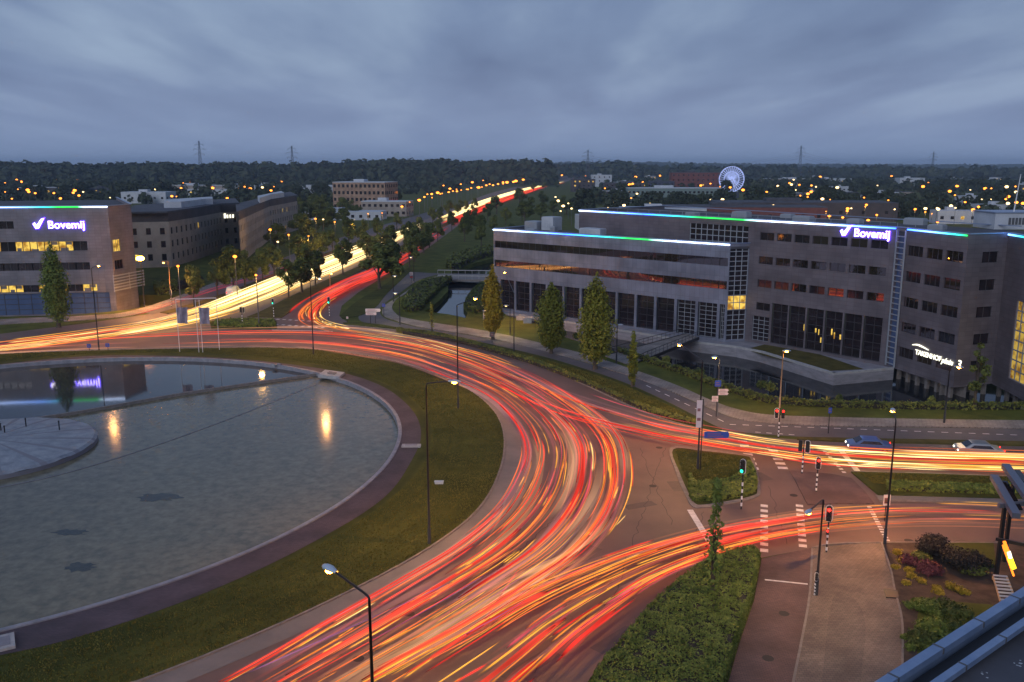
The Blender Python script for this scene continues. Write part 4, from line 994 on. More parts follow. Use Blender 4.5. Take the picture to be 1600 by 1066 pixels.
# ------------------------------------------------------------------ street lamps
def lamp(base, h, arm, label, lit=True, power=900, head='cobra', pm='darkpole', cat='street lamp', col=(1, .46, .14), group='street lamps by the roundabout', rad=.09, em='e_sodium', arch=.35):
    """arm = horizontal vector from the pole top to the head"""
    base = Vector((base[0], base[1], 0)); rt = empty('street_lamp', base, label, cat, group); arm = Vector((arm[0], arm[1], 0)); Lr = arm.length
    g = MB(); g.tube([base, base+Vector((0, 0, 1.3)), base+Vector((0, 0, 1.35)), base+Vector((0, 0, h))], [rad*1.35, rad*1.35, rad, rad*.6], 8); g.build('pole', M[pm], rt, smooth=True)
    top = base+Vector((0, 0, h))
    if Lr > .3:
        d = arm.normalized(); hd = top+arm+Vector((0, 0, arch)); g = MB()
        g.tube(cr_([top-Vector((0, 0, .05)), top+Vector((0, 0, .14))+d*.12, top+arm*.5+Vector((0, 0, arch*.72)), hd], 5), .05, 6); g.build('arm', M[pm], rt, smooth=True)
    else: d = Vector((1, 0, 0)); hd = top+Vector((0, 0, .05))
    s = Vector((-d.y, d.x, 0)); g = MB()
    i0 = 0; secs = [(-.08, .07, .06), (.08, .13, .10), (.35, .19, .15), (.62, .18, .13), (.80, .10, .07), (.86, .02, .02)]
    for (t, wd, hh) in secs:
        for j in range(10):
            a = 2*math.pi*j/10; zz = math.sin(a)*hh; zz = zz if zz > 0 else zz*.35
            g.v.append(hd+d*t+s*math.cos(a)*wd+Vector((0, 0, zz)))
    for k in range(len(secs)-1):
        for j in range(10):
            a = k*10+j; b = k*10+(j+1) % 10; g.f.append((a, b, b+10, a+10)); g.mi.append(0)
    hdm = g.build('lamp_head', M['housing'], rt, smooth=True)
    if lit:
        g = MB(); g.ball(hd+d*.38-Vector((0, 0, .05)), .16, 1.15 if abs(d.x) > .7 else 1, 1.15 if abs(d.y) > .7 else 1, .75, 10); g.build('lens', M[em], hdm)
        if power:
            ld = bpy.data.lights.new('lamp_light', 'SPOT'); ld.energy = power; ld.color = col; ld.shadow_soft_size = .25; ld.spot_size = R(160); ld.spot_blend = .6
            lo_ = link(bpy.data.objects.new('lamp_light', ld)); lo_.parent = rt; lo_.location = hd+d*.38-Vector((0, 0, .32))-base
    return rt
def G(x, y): return P(x, y)
def armto(b, h, x, y):
    """arm vector so that the head shows near pixel (x, y)"""
    q = P(x, y, h+.35); return (q.x-b.x, q.y-b.y)
PW = 4200
b = G(671, 852); lamp(b, 12.4, armto(b, 12.4, 702, 596), 'tall dark street lamp on the lawn, lit head reaching right, nearest the road bend', power=PW*1.5)
q = P(577, 938, 12.2); b = Vector((q.x, q.y, 0)); lamp(b, 12.2, armto(b, 12.2, 524, 894), 'nearest street lamp, its pale head seen from above against the lawn', power=PW*1.3)
b = G(716, 640); lamp(b, 12.2, armto(b, 12.2, 740, 467), 'dark street lamp at the outer lawn edge, lit head over the road right of it', power=PW*1.4)
b = G(490, 555); lamp(b, 11, (0.8, 1.6), 'thin dark street lamp behind the pond weir', power=PW*1.6)
b = G(1090, 735); lamp(b, 10.4, armto(b, 10.4, 1064, 540), 'street lamp on the crossing island with orange head reaching left', power=PW*1.3)
b = G(1382, 852); lamp(b, 9.6, (.5, 1.6), 'thin leaning-looking lamp by the garden corner', power=PW*1.3)
b = G(155, 548); lamp(b, 12.6, (.3, 1.2), 'street lamp before the grey office, by two small blue plates', power=PW*1.2)
b = G(803, 550); lamp(b, 9.0, armto(b, 9.0, 789, 426), 'street lamp among the columnar trees, star-bright head over the lawn', power=PW)
b = G(1275, 932); lamp(b, 6.7, armto(b, 6.7, 1266, 797), 'short dark lamp on the corner pavement beside a striped signal', power=900, col=(1, .66, .35))
b = G(1217, 655); lamp(b, 7.8, (0, 0), 'tan wooden lamp post with a glowing top behind the red signal', power=900, pm='tan_lamplit')
b = G(1475, 662); lamp(b, 6.2, (.4, -.3), 'lamp on the pavement below the lit name sign', power=700, col=(1, .66, .35))
b = G(1120, 650); lamp(b, 6.6, (-.35, -.2), 'short lamp with route boards on the pavement beside the moat', power=800, pm='grey_pole', col=(1, .72, .4))
b = G(963, 568); lamp(b, 5.6, (-.2, 0), 'short unlit lamp by the largest columnar tree', lit=False)
b = G(797, 523); lamp(b, 4.6, (-.3, 0), 'short lamp beside the golden tree', power=500, col=(.95, 1, .6), em='e_farw')
b = G(625, 508); lamp(b, 5.4, (-.3, 0), 'short path lamp at the bend of the pavement', power=450, col=(1, .85, .5), em='e_farw')
b = G(615, 472); lamp(b, 5.4, (-.2, 0), 'short path lamp before the dark median tree', power=350, col=(1, .85, .5), em='e_farw')
b = G(647, 440); lamp(b, 5.6, (-.3, 0), 'short path lamp left of the canal bridge', power=350, col=(1, .85, .5), em='e_farw')
b = G(268, 475); lamp(b, 8.6, armto(b, 8.6, 256, 410), 'tan lamp post at the corner of the grey office', power=900, pm='tan_lamplit')
b = G(226, 480); lamp(b, 9.6, armto(b, 9.6, 219, 404), 'brightest orange lamp, at the corner of the grey office', power=PW*2.5)
g = MB(); q_ = P(219, 404, 9.9); g.ball(q_, .62, 1.3, 1, .7, 12); big_l = [o for o in COL.objects if o.get('label', '').startswith('brightest orange')][0]; g.build('glow_ball', M['e_sodium'], big_l)  # oversized glowing ball added to enlarge the lamp's glow
b = G(516, 452); lamp(b, 3.6, (0, 0), 'short pale lamp post in the avenue median', power=200, pm='tan_lamplit')

# lamps in the distance: short far posts with a glowing head
def far_lamp(em, h):
    rt = empty('distant_street_lamp', (0, 0, 0), 'distant glowing street lamp on a thin post', 'street lamp', 'glowing lamps in the distance')
    g = MB(); g.tube([(0, 0, 0), (0, 0, h)], [.13, .08], 5); g.build('pole', M['grey_pole'], rt)
    g = MB(); g.ball((0, 0, h+.1), .42, 1.2, 1, .8, 8, k=5); g.build('lamp_head', M[em], rt); return rt
fo = far_lamp('e_far', 9); fw_ = far_lamp('e_farw', 8)
FL = [(198,268),(268,268),(283,294),(332,294),(372,295),(382,292),(391,295),(428,292),(278,416),(367,401),(422,359),(451,367),(482,369),(493,342),(523,347),(548,347),(575,334),(597,333),(628,323),(640,316),(655,313),(663,308),(675,309),(688,303),
 (693,290),(703,295),(714,299),(720,288),(729,296),(738,285),(748,293),(755,282),(765,288),(775,280),(786,285),(795,279),(806,283),(815,277),(826,280),(836,276),(846,278),(854,274),(862,276),(870,273),(878,274),
 (1074,277),(1087,283),(1098,277),(1095,290),(1110,287),(1125,292),(1141,293),(1161,297),(1170,299),(1185,300),(1198,300),(1223,304),(1250,306),(1262,308),(1297,312),(1352,323),(1366,317),(1388,313),(1430,327),(1456,334),(1508,316),(1530,344),(1249,289),(1268,290),
 (17,280),(26,281),(66,280),(8,300),(28,296),(45,300),(55,302),(1484,299),(1465,347),(1370,336),(430,315),(400,430),(905,272),(915,275),(1495,291)]
FW = [(22,296),(93,294),(132,292),(175,296),(410,293),(1446,326),(1466,327),(1493,325),(1285,311),(1275,292),(1552,305),(1548,312),(1575,318),(1562,286),(1573,292),(872,314),(880,322),(888,318),(876,330),(893,326),(868,308),(1020,297),(975,321),(1015,318),(950,325),(1240,281),(1243,297),(1371,290),(505,343),(434,378),(130,300),(172,309),(243,296)]
ac = random.Random(11)
for _ in range(34): FL.append((ac.uniform(925, 1600), ac.uniform(274, 318)))
for _ in range(14): FL.append((ac.uniform(1250, 1600), ac.uniform(318, 348)))
for _ in range(22): FL.append((ac.uniform(0, 480), ac.uniform(276, 312)))
for k_ in range(26): FL.append((668+k_*7.8+ac.uniform(-2, 2), 305-k_*1.28+ac.uniform(-1.5, 1.5)))
for _ in range(26): FW.append((ac.uniform(900, 1600), ac.uniform(276, 330)))
for src, lst, hh in ((fo, FL, 9.1), (fw_, FW, 8.1)):
    used = False
    for (x, y) in lst:
        q = P(x, y, hh); o = src if not used else copy_tree(src); used = True
        d_ = q.length; o.location = (q.x, q.y, 0); s_ = min(4.2, max(1.0, d_/300))*ac.choice((.45, .6, .75, .9, 1.15)); 
        for ch in o.children:
            if ch.name.startswith('lamp_head'): ch.location = (0, 0, hh-(hh*s_)); ch.scale = (s_, s_, s_)
fw_['label'] = 'distant whitish lamp on a thin post'
# mixed: every whitish copy says so
for o in list(COL.objects):
    if o.name.startswith('distant_street_lamp') and o.children:
        hd = [c_ for c_ in o.children if c_.name.startswith('lamp_head')]
        if hd and hd[0].data.materials[0] == M['e_farw']:
            o['label'] = 'distant whitish lamp on a thin post'; o['group'] = 'whitish lamps in the distance'

for o in list(COL.objects):
    if o.name.startswith('distant_street_lamp') and o.get('label', '').startswith('distant glowing'):
        ax = -43+(o.location.y-422)*.098
        if abs(o.location.x-ax) < 60: o['label'] = 'distant orange lamp in the rows along the avenue'; o['group'] = 'orange lamps along the avenue'
        elif o.location.x < ax: o['label'] = 'distant orange lamp among the halls at left'; o['group'] = 'orange lamps at left'
        else: o['label'] = 'distant orange lamp among the halls at right'; o['group'] = 'orange lamps at right'
        if o.location.y < 430:
            ld = bpy.data.lights.new('lamp_light', 'POINT'); ld.energy = 900; ld.color = (1, .52, .12); ld.shadow_soft_size = .4
            q = link(bpy.data.objects.new('lamp_light', ld)); q.parent = o; q.location = (0, 0, 8.3)
# ------------------------------------------------------------------ traffic signals and signs
def signal(base, h, label, aspect='red', face=Vector((-.2, -1, 0)), heads=1, hs=1.0, small=False, outline=False, pole_h=None, group='traffic signals at the crossing'):
    base = Vector((base[0], base[1], 0)); rt = empty('traffic_signal', base, label, 'traffic light', group)
    f = face.normalized(); s = Vector((-f.y, f.x, 0)); g = MB(); n = 10; ph = h-.2
    pst = pole_h or h*.55; nb = 8
    g.tube([base, base+Vector((0, 0, h+.1))], .055, 8); g.build('pole', M['black'], rt)
    for k in range(nb//2): 
        g = MB(); a = pst*(2*k+1)/nb; g.tube([base+Vector((0, 0, a)), base+Vector((0, 0, a+pst/nb))], .075, 8); g.build('white_band', M['whitep'], rt)
    for q in range(heads):
        off_ = s*(0.32*(1 if q else -1) if heads > 1 else 0.0)+f*.12; hd = base+off_+Vector((0, 0, h-.95*hs))
        g = MB(); g.obox(hd-s*.15*hs-f*.1*hs, s*.30*hs, f*.2*hs, Vector((0, 0, .95*hs)))
        for k in range(3): 
            z = hd+Vector((0, 0, (.17+.3*k)*hs)); 
            for j in range(5): a = math.pi*j/4; g.obox(z+s*math.cos(a)*.12*hs+Vector((0, 0, math.sin(a)*.12*hs))+f*.1*hs-s*.02, s*.04, f*.16*hs, Vector((0, 0, .04)))
        hb = g.build('signal_head', M['black'], rt)
        if outline or q == 0:
            g = MB(); bw = .24*hs; z0_ = -.10; zt_ = 1.05*hs
            ring = [Vector((math.cos(a)*bw, 0, (zt_-bw if math.sin(a) > 0 else z0_+bw)+math.sin(a)*bw)) for a in [2*math.pi*i/20 for i in range(20)]]
            fr = [hd+s*v.x+Vector((0, 0, v.z))-f*.02 for v in ring]; fr2 = [hd+s*v.x*.86+Vector((0, 0, (v.z-.48*hs)*.95+.48*hs))-f*.02 for v in ring]
            for i in range(20):
                j = (i+1) % 20; g.quad(fr[i], fr[j], fr2[j], fr2[i]); g.quad(fr[i]-f*.03, fr2[i]-f*.03, fr2[j]-f*.03, fr[j]-f*.03)
            g.build('backboard_rim', M['whitep'], rt)
        k = {'red': 2, 'amber': 1, 'green': 0}.get(aspect)
        if k is not None:
            g = MB(); g.ball(hd+Vector((0, 0, (.17+.3*k)*hs))+f*.1*hs, .11*hs, 1, 1, 1, 10); g.build('lit_lens', M['e_red' if aspect == 'red' else 'e_green'], hb)
    if small:
        hd = base+Vector((0, 0, h*.42))+f*.1; g = MB(); g.obox(hd-s*.09, s*.18, f*.14, Vector((0, 0, .42))); sb = g.build('cyclist_signal', M['black'], rt)
        g = MB(); g.ball(hd+f*.15+Vector((0, 0, .31)), .07, n=8); g.build('lit_lens', M['e_red'], sb)
    return rt
signal(G(1291,865), 3.7, 'red signal at the corner pavement with a second small red light below', 'red', Vector((-.5,-1,0)), small=True, hs=1.15)
signal(G(1273,932), 1.7, 'low striped post at the foot of the short dark lamp', None, hs=.5)
signal(G(1275,770), 3.2, 'red signal on the crossing refuge nearest the road median', 'red')
signal(G(1253,741), 3.2, 'dark twin signal seen from behind at the crossing refuge', None, Vector((.6,1,0)), heads=2, hs=1.1)
signal(G(1216,685), 3.2, 'red twin signal in front of the tan lamp post', 'red', heads=2)
signal(G(1158,796), 4.3, 'green signal with a white rimmed board on the crossing island', 'green', Vector((-.9,-.9,0)), outline=True, hs=1.15)
signal(G(428,497), 3.6, 'green signal at the tip of the avenue median', 'green')
signal(G(515,496), 3.8, 'green signal beside the red light trails of the avenue', 'green', hs=1.2)
signal(G(268,480), 3.4, 'unlit signal by the tan lamp post at the left', None, Vector((.4,1,0)))
signal(G(379,508), 3.2, 'unlit signal on the small hedge island', None, Vector((.4,1,0)), heads=2)
def boards(base, label, specs, h, cat='sign', pm='darkpole', posts=1, name='direction_sign'):
    """specs: (dx, z, width, height, material, thickness)"""
    rt = empty(name, Vector((base[0], base[1], 0)), label, cat); b0 = Vector((base[0], base[1], 0))
    for k in range(posts):
        g = MB(); o_ = Vector(((k-(posts-1)/2)*.9, 0, 0)); g.tube([b0+o_, b0+o_+Vector((0, 0, h))], .05, 8); g.build('post', M[pm], rt)
    for (dx, z, wd, hh, m, ar) in specs:
        g = MB(); pts = [(-wd/2, 0), (wd/2, 0), (wd/2+ar, hh/2), (wd/2, hh), (-wd/2, hh)]
        for y in (-.10, -.06):
            i = len(g.v); g.v += [b0+Vector((dx+a, y, z+c_)) for a, c_ in pts]; g.f.append((i, i+1, i+2, i+3, i+4)); g.mi.append(0)
        for k in range(5): g.f.append((k, (k+1) % 5, 5+(k+1) % 5, 5+k)); g.mi.append(0)
        bo = g.build('board', M[m], rt)
        g = MB(); 
        if hh > .25:
            for r_ in range(2): g.box(b0.x+dx-wd*.36, b0.y-.125, z+hh*(.25+.35*r_), b0.x+dx+wd*(.30-.1*r_), b0.y-.105, z+hh*(.36+.35*r_))
            g.build('rule_lines', M['signtext'], bo)
    return rt
M['signwhite'] = mat('sign_white', (.75, .62, .60), .5); M['signblue'] = mat('sign_blue', (.03, .09, .42), .4); M['signtext'] = mat('sign_lettering', (.30, .12, .12), .5); M['yellowp'] = mat('sign_yellow', (.75, .45, .04), .5); M['signred'] = mat('sign_red', (.6, .04, .03), .5)
boards(G(583,506), 'white route boards on dark posts by the bend of the cycle path', [(0, 2.2, 2.6, .55, 'signwhite', .15), (-.3, 1.6, 1.9, .5, 'signwhite', 0)], 2.8, posts=2)
boards(G(1119,652), 'pale cyclist route boards on a post by the moat lamp', [(.6, 3.0, 1.0, .32, 'signwhite', .15), (.6, 2.62, 1.0, .32, 'signwhite', .15), (-.25, 2.2, .7, .3, 'signwhite', 0), (-.25, 1.85, .7, .3, 'signwhite', 0), (0, 3.6, .7, .7, 'signblue', 0)], 4.2)
boards(G(1094,737), 'blue road sign with pale boards above, on the crossing island lamp', [(1.3, 3.3, 2.2, .6, 'signblue', .12), (-.35, 4.3, .5, 2.6, 'signwhite', 0)], 7.0)
boards(G(600,496), 'round blue path sign beside the pavement bend', [(0, 2.0, .6, .6, 'signblue', .02)], 2.7)
boards(G(769,536), 'small white plate in a dark frame beside the golden tree', [(0, 1.0, .8, .8, 'kerbd', 0), (0, 1.15, .45, .5, 'signwhite', 0)], 1.2)
boards(G(140,549), 'left of two small blue plates before the pond', [(0, .6, .6, .55, 'signblue', 0)], 1.1, posts=1)
boards(G(169,548), 'right of two small blue plates before the pond', [(0, .6, .6, .55, 'signblue', 0)], 1.1, posts=1)
boards(G(1294,678), 'thin sign post with a small blue plate by the cycle path', [(0, 2.3, .35, .6, 'signblue', 0)], 3.3)
boards(G(1382,815), 'yellow diamond priority sign on a post near the garden', [(0, 1.4, .55, .9, 'signwhite', 0), (0, 1.55, .4, .5, 'yellowp', 0)], 2.4)
boards(G(543,505), 'small round topped bollard sign on the right island', [(0, .8, .35, .4, 'signwhite', 0)], 1.2)
boards(G(643,442), 'small red and white plate beside the path lamp', [(0, 1.8, .8, .8, 'signwhite', 0), (.0, 1.2, .7, .35, 'signred', 0)], 2.8)
# white flag frame with two banners on the roundabout
ff = empty('banner_frame', G(312, 549), 'tall white steel frame with two pale banners on the roundabout lawn', 'flag frame')
M['banner'] = mat('banner_cloth', (.26, .20, .24), .7, col2=(.38, .31, .36), scale=1.5)
bs_ = [G(281,551), G(311,552), G(317,552), G(343,548)]
for b_ in bs_: 
    g = MB(); t_ = b_.copy(); t_.z = 8.2; g.tube([b_, t_], .045, 8); g.build('mast', M['whitep'], ff)
g = MB(); a = bs_[0].copy(); c = bs_[3].copy(); a.z = c.z = 8.2; g.bar(a, c, .11); g.build('crossbar', M['whitep'], ff)
for a, sx in ((bs_[0], -.1), (bs_[2], -.3)):
    g = MB()
    for i in range(6):
        for j in range(5):
            def bp(i, j): return Vector((a.x+.1+sx+i*.27, a.y+.18*math.sin(i*1.4+j*.5), 7.0-j*.5))
            g.quad(bp(i, j), bp(i+1, j), bp(i+1, j+1), bp(i, j+1))
    o = g.build('banner', M['banner'], ff); sm_ = o.modifiers.new('thick', 'SOLIDIFY'); sm_.thickness = .02

# ------------------------------------------------------------------ pond island, weir, lines
disc = empty('pond_disc_island', (C0.x, C0.y, -.3), 'low ribbed grey concrete disc in the middle of the pond', 'fountain disc')
cone = MB(); n = 96
rings = [(10.0, .12), (9.7, .34), (6.5, .62), (3.0, .86), (.6, 1.0)]
M['discm'] = mat('ribbed_disc', (.17, .18, .21), .5, col2=(.30, .31, .34), scale=.9, detail=9)
M['discdark'] = mat('disc_grooves', (.20, .19, .215), .7)
for k, (r_, z_) in enumerate(rings):
    for i in range(n): a = 2*math.pi*i/n; rib = (.05 if i % 6 in (0, 1) else 0)*(r_ > 1); cone.v.append(Vector((C0.x+math.cos(a)*r_, C0.y+math.sin(a)*r_, z_+rib)))
for k in range(len(rings)-1):
    for i in range(n): a = k*n+i; b = k*n+(i+1) % n; cone.f.append((a, b, b+n, a+n)); cone.mi.append(1 if i % 6 == 3 else 0)
cone.f.append(tuple((len(rings)-1)*n+i for i in range(n))); cone.mi.append(0)
cone.build('disc_top', [M['discm'], M['discdark']], disc)
g = MB()
lo_p = circ(10.02, 72); 
for i in range(72): a, b = lo_p[i], lo_p[(i+1) % 72]; g.quad((a.x, a.y, -.6), (b.x, b.y, -.6), (b.x, b.y, .13), (a.x, a.y, .13))
g.build('disc_rim', M['discdark'], disc)
for k, (x, y) in enumerate(((41,668),(2,676),(8,680),(93,672))):
    q = P(x, y, .6); g = MB(); g.tube([q-Vector((0, 0, .2)), q+Vector((0, 0, .9))], .06, 6); g.ball(q+Vector((0, 0, .95)), .1, n=6); g.build('nozzle', M['darkpole'], disc)
g = MB(); a, b, c_ = P(0, 661), P(128, 642), P(503, 583); a = a+(a-b)*.4
ln = cr_([a, b, P(300, 612), c_], 6)
for p, q in zip(ln, ln[1:]): p = p.copy(); q = q.copy(); p.z = q.z = -.14; g.bar(p, q, .28, h=.4)
tag(g.build('dividing_wall', M['kerbd']), 'long narrow dark wall dividing the pond water', 'pond wall')
g = MB(); ln = cr_([P(-120, 775), P(0, 757), P(110, 733), P(250, 690), P(390, 639), P(497, 596)], 5)
for p, q in zip(ln, ln[1:]): p = p.copy(); q = q.copy(); p.z = q.z = -.27; g.bar(p, q, .09, h=.06)
tag(g.build('sunken_edge_line', M['discdark']), 'thin dark line curving through the shallow pond water', 'pond edge')
wz = empty('weir_slab', G(515, 583), 'pale concrete weir slab lying across the pond kerb', 'concrete slab')
g = MB(); q = [P(497,586,.4), P(508,578,.4), P(539,582,.4), P(530,589,.4)]; g.slab([(p.x, p.y) for p in q], .0, .42); g.build('slab', M['kerb'], wz)
g = MB(); q = [P(511,583,.5), P(515,580.5,.5), P(526,582.5,.5), P(523,585,.5)]; g.slab([(p.x, p.y) for p in q], .4, .56); g.build('hatch', M['kerbd'], wz)
for k, (x, y, w_, l_, lb_) in enumerate(((628,700,.7,1.9,'small pale slab on the brick ring at the right of the pond'),(2,1000,1.4,1.8,'pale box with glass top on the brick ring at the lower left'),(427,574,.5,1.2,'small pale slab on the pond kerb near the weir'))):
    q = G(x, y); d_ = (q-C0).normalized(); s_ = Vector((-d_.y, d_.x, 0)); rt = empty('kerb_slab', q, lb_, 'slab'); g = MB(); g.obox(q-s_*w_/2+Vector((0, 0, .1)), s_*w_, d_*l_, Vector((0, 0, .22))); g.build('slab', M['kerb'], rt)
    g = MB(); g.obox(q-s_*w_*.32+d_*l_*.18+Vector((0, 0, .32)), s_*w_*.64, d_*l_*.64, Vector((0, 0, .03))); g.build('lid', M['concrete'], rt)
g = MB(); q = G(681, 759); g.obox(q+Vector((-.1, 0, .13)), Vector((.75, 0, 0)), Vector((0, .3, 0)), Vector((0, 0, .2))); g.obox(q+Vector((-.14, -.03, .33)), Vector((.83, 0, 0)), Vector((0, .36, 0)), Vector((0, 0, .05)))
tag(g.build('cable_box', M['housing']), 'small grey box on the lawn beside the tall lamp', 'cable box')
r = random.Random(3)
# stone blocks on the lawn by the office
for (x, y, lb_) in ((813,500,'pale stone block on the moat lawn, left one'),(824,505,'lower pale stone block beside the left one'),(757,499,'narrow pale stone pillar at the canal corner')):
    q = G(x, y); g = MB(); hh = 1.6 if '757' in str(x) else .9; wd = .5 if x == 757 else 1.5; g.box(q.x-wd/2, q.y-.4, 0, q.x+wd/2, q.y+.4, hh); g.box(q.x-wd/2-.05, q.y-.45, hh, q.x+wd/2+.05, q.y+.45, hh+.08)
    tag(g.build('stone_block', M['kerb']), lb_, 'stone')

# ------------------------------------------------------------------ plants
def leafcloud(g, centres, n, size, r, squash=1.0, spread=1.0, flat=.0):
    """many leaf-sized faces round clump centres (c, radius)"""
    tot = sum(cc[1]**2 for cc in centres)
    for c, rad in centres:
        k = max(6, int(n*rad**2/tot))
        for _ in range(k):
            u = r.uniform(-1, 1); a = r.uniform(0, 6.283); q = math.sqrt(1-u*u); rr = rad*spread*(r.random()**.42)
            d = Vector((q*math.cos(a), q*math.sin(a), u)); p = c+Vector((d.x, d.y, d.z*squash))*rr
            nrm = (d+Vector((r.uniform(-.9, .9), r.uniform(-.9, .9), r.uniform(-.6, 1.2)))).normalized()
            s1 = nrm.orthogonal().normalized(); s2 = nrm.cross(s1); t = r.uniform(0, 6.28); s = size*r.uniform(.6, 1.35)
            a1 = (s1*math.cos(t)+s2*math.sin(t))*s; a2 = (s2*math.cos(t)-s1*math.sin(t))*s*.62
            g.quad(p-a1, p-a2, p+a1, p+a2)
def make_tree(name, h, cw, th, nleaf, size, seed, label, cat, lm, shape='round', group=None, bark='bark'):
    r = random.Random(seed); rt = empty(name, (0, 0, 0), label, cat, group)
    g = MB(); tr = .022*h+.03
    top = Vector((r.uniform(-.2, .2), r.uniform(-.2, .2), th+(h-th)*.55))
    g.tube([(0, 0, -.1), (0, 0, .4), (top.x*.5, top.y*.5, th), tuple(top)], [tr*1.35, tr, tr*.75, tr*.25], 8)
    cs = []
    if shape == 'round':
        for k in range(15):
            a = r.uniform(0, 6.28); zz = r.uniform(0, 1); rr = cw*.5*math.sin(math.pi*(.18+.72*zz))*r.uniform(.35, .95)
            cs.append((Vector((math.cos(a)*rr, math.sin(a)*rr, th+(h-th)*(.08+.84*zz))), cw*.5*r.uniform(.26, .46)))
        for k in range(9):
            c = cs[k][0]; b = Vector((top.x*.5, top.y*.5, th*r.uniform(.75, 1.2))); g.tube([b, b.lerp(c, .5)+Vector((0, 0, .3)), c], [tr*.4, tr*.25, tr*.08], 5)
    else:
        nn = 34
        for k in range(nn):
            zz = (k+.5)/nn; w = max(.2, math.sin(math.pi*zz**.66)**.75)*(1 if zz < .8 else 1-(zz-.8)*1.5)
            w = {True: w}[True]; a = k*2.4; rr = cw*.5*w*.45*r.uniform(.5, 1.25)
            cs.append((Vector((math.cos(a)*rr, math.sin(a)*rr, th+(h-th)*zz)), max(.28, cw*.5*w*.62*r.uniform(.8, 1.15))))
        for k in range(0, 24, 2):
            c = cs[k][0]; b = Vector((0, 0, th*.9+(c.z-th)*.35)); g.tube([b, c], [tr*.3, tr*.08], 5)
    g.build('trunk', M[bark], rt, smooth=True)
    g = MB(); leafcloud(g, cs, nleaf, size, r, squash=1.05 if shape == 'round' else 1.5); g.build('crown', M[lm], rt)
    return rt
def put(src, q, sc, rz, label=None, group=None, first=None):
    o = src if not src.get('_used') else copy_tree(src)
    src['_used'] = 1
    o.location = (q[0], q[1], 0); o.rotation_euler = (0, 0, rz); o.scale = (sc[0], sc[0], sc[1])
    if label: o['label'] = label
    if group: o['group'] = group
    return o
# columnar trees by the office and one at far left
for (x, y, h, cw, th, lm, lb_, sd_) in ((770,531,12.2,3.7,1.3,'leafgold','golden columnar tree nearest the canal',1),(861,553,11.0,5.0,1.2,'leafcol','middle columnar tree, short and bushy',2),(930,577,13.7,5.4,1.4,'leafcol','tallest columnar tree on the lawn before the office',3),
      (988,606,7.2,1.5,.6,'leafcol','slim young columnar tree right of the tallest one',4),(92,512,15.2,5.6,1.4,'hedge','dark green columnar tree before the grey office at left',5)):
    q = G(x, y); t = make_tree('columnar_tree', h, cw, th, 9500 if cw > 3 else 1500, .19 if cw > 3 else .16, sd_, lb_, 'tree', lm, 'col'); t.location = (q.x, q.y, 0)
q = G(1163, 868); q = G(1112, 945); t = make_tree('young_tree', 8.6, 1.35, .8, 650, .15, 9, 'thin young tree standing in the hedge by the stop line', 'tree', 'hedge', 'col'); t.location = (q.x, q.y, 0)
for x, y, lb_ in ((675,520,'bare young sapling on the tree lawn near the bend'),(1390,0,'')):
    if not lb_: continue
    q = G(x, y); t = make_tree('young_tree', 5.0, 1.0, 1.2, 90, .16, 12, lb_, 'tree', 'leafcol', 'col'); t.location = (q.x, q.y, 0)
q = P(1552, 655); t = make_tree('young_tree', 8.5, 2.6, 1.8, 700, .2, 14, 'thin tree on the grass before the dark office corner at right', 'tree', 'leaf', 'round'); t.location = (q.x, q.y+4, 0)
protos = [make_tree('street_tree', 9.5+.6*k, 6.2+.5*k, 2.8, 2600, .34, 20+k, 'leafy roadside tree along the avenue', 'tree', 'leaf', 'round', 'trees along the avenue') for k in range(4)]
tr_ = random.Random(99)
AV = [(303,478),(340,464),(365,459),(383,452),(411,444),(429,437),(466,422),(485,413),(505,404),(520,398),(545,390),(565,382),(590,372),(620,359),
      (451,466),(472,458),(493,448),(536,430),(573,416),(596,406),(612,398),(636,386),(655,376),(684,360),
      (612,432),(640,418),(648,409),(662,396),(671,388),(684,378),(706,362),(735,352),(762,345),(688,347),(702,341),(716,337),(728,332),(741,328),(676,352),(735,360),(750,372),(772,365),(790,352),(815,345),(800,380),(752,386),(726,378)]
for i, (x, y) in enumerate(AV):
    lb_, gp_ = (('leafy street tree on the verge left of the white trails', 'trees on the verge') if i < 14 else ('leafy street tree in the median between white and red trails', 'trees in the median') if i < 24 else ('leafy tree on the grass right of the red trails', 'trees right of the red trails'))
    q = G(x, y); s = tr_.uniform(.74, 1.02)*(1.0 if i < 26 else 1.12)*(.85 if q.y > 300 else 1); put(protos[i % 4], q, (s*.95, s), tr_.uniform(0, 6.28), lb_, gp_)
big = G(593, 452); put(protos[1], big, (1.5, 1.02), 1.0, 'broad spreading dark tree over the red light trails', 'trees along the avenue')
FILL = [(430,396),(470,380),(488,374),(505,368),(520,362),(536,356),
        (480,352),(500,345),(515,341),(535,338),(555,342),(468,335),(490,332),(508,330),(616,322),(812,322),(776,335),(830,330),(850,322),(820,352),(845,345),(865,338),(885,335),(834,300),(852,297),(870,296)]
for i, (x, y) in enumerate(FILL):
    q = G(x, y); s = tr_.uniform(.8, 1.15); put(protos[(i*3+1) % 4], q, (s*1.25, s), tr_.uniform(0, 6.28), 'dark bushy tree by the beige offices left of the avenue' if x < 640 else 'dark bushy tree in the clump behind the canal', 'bushy trees by the beige offices' if x < 640 else 'bushy trees behind the canal')
far_p = make_tree('town_tree', 13, 12, 2.0, 1300, .95, 50, 'rounded dark tree among the distant halls', 'tree', 'forest', 'round', 'trees among the distant halls')
n_ = 0
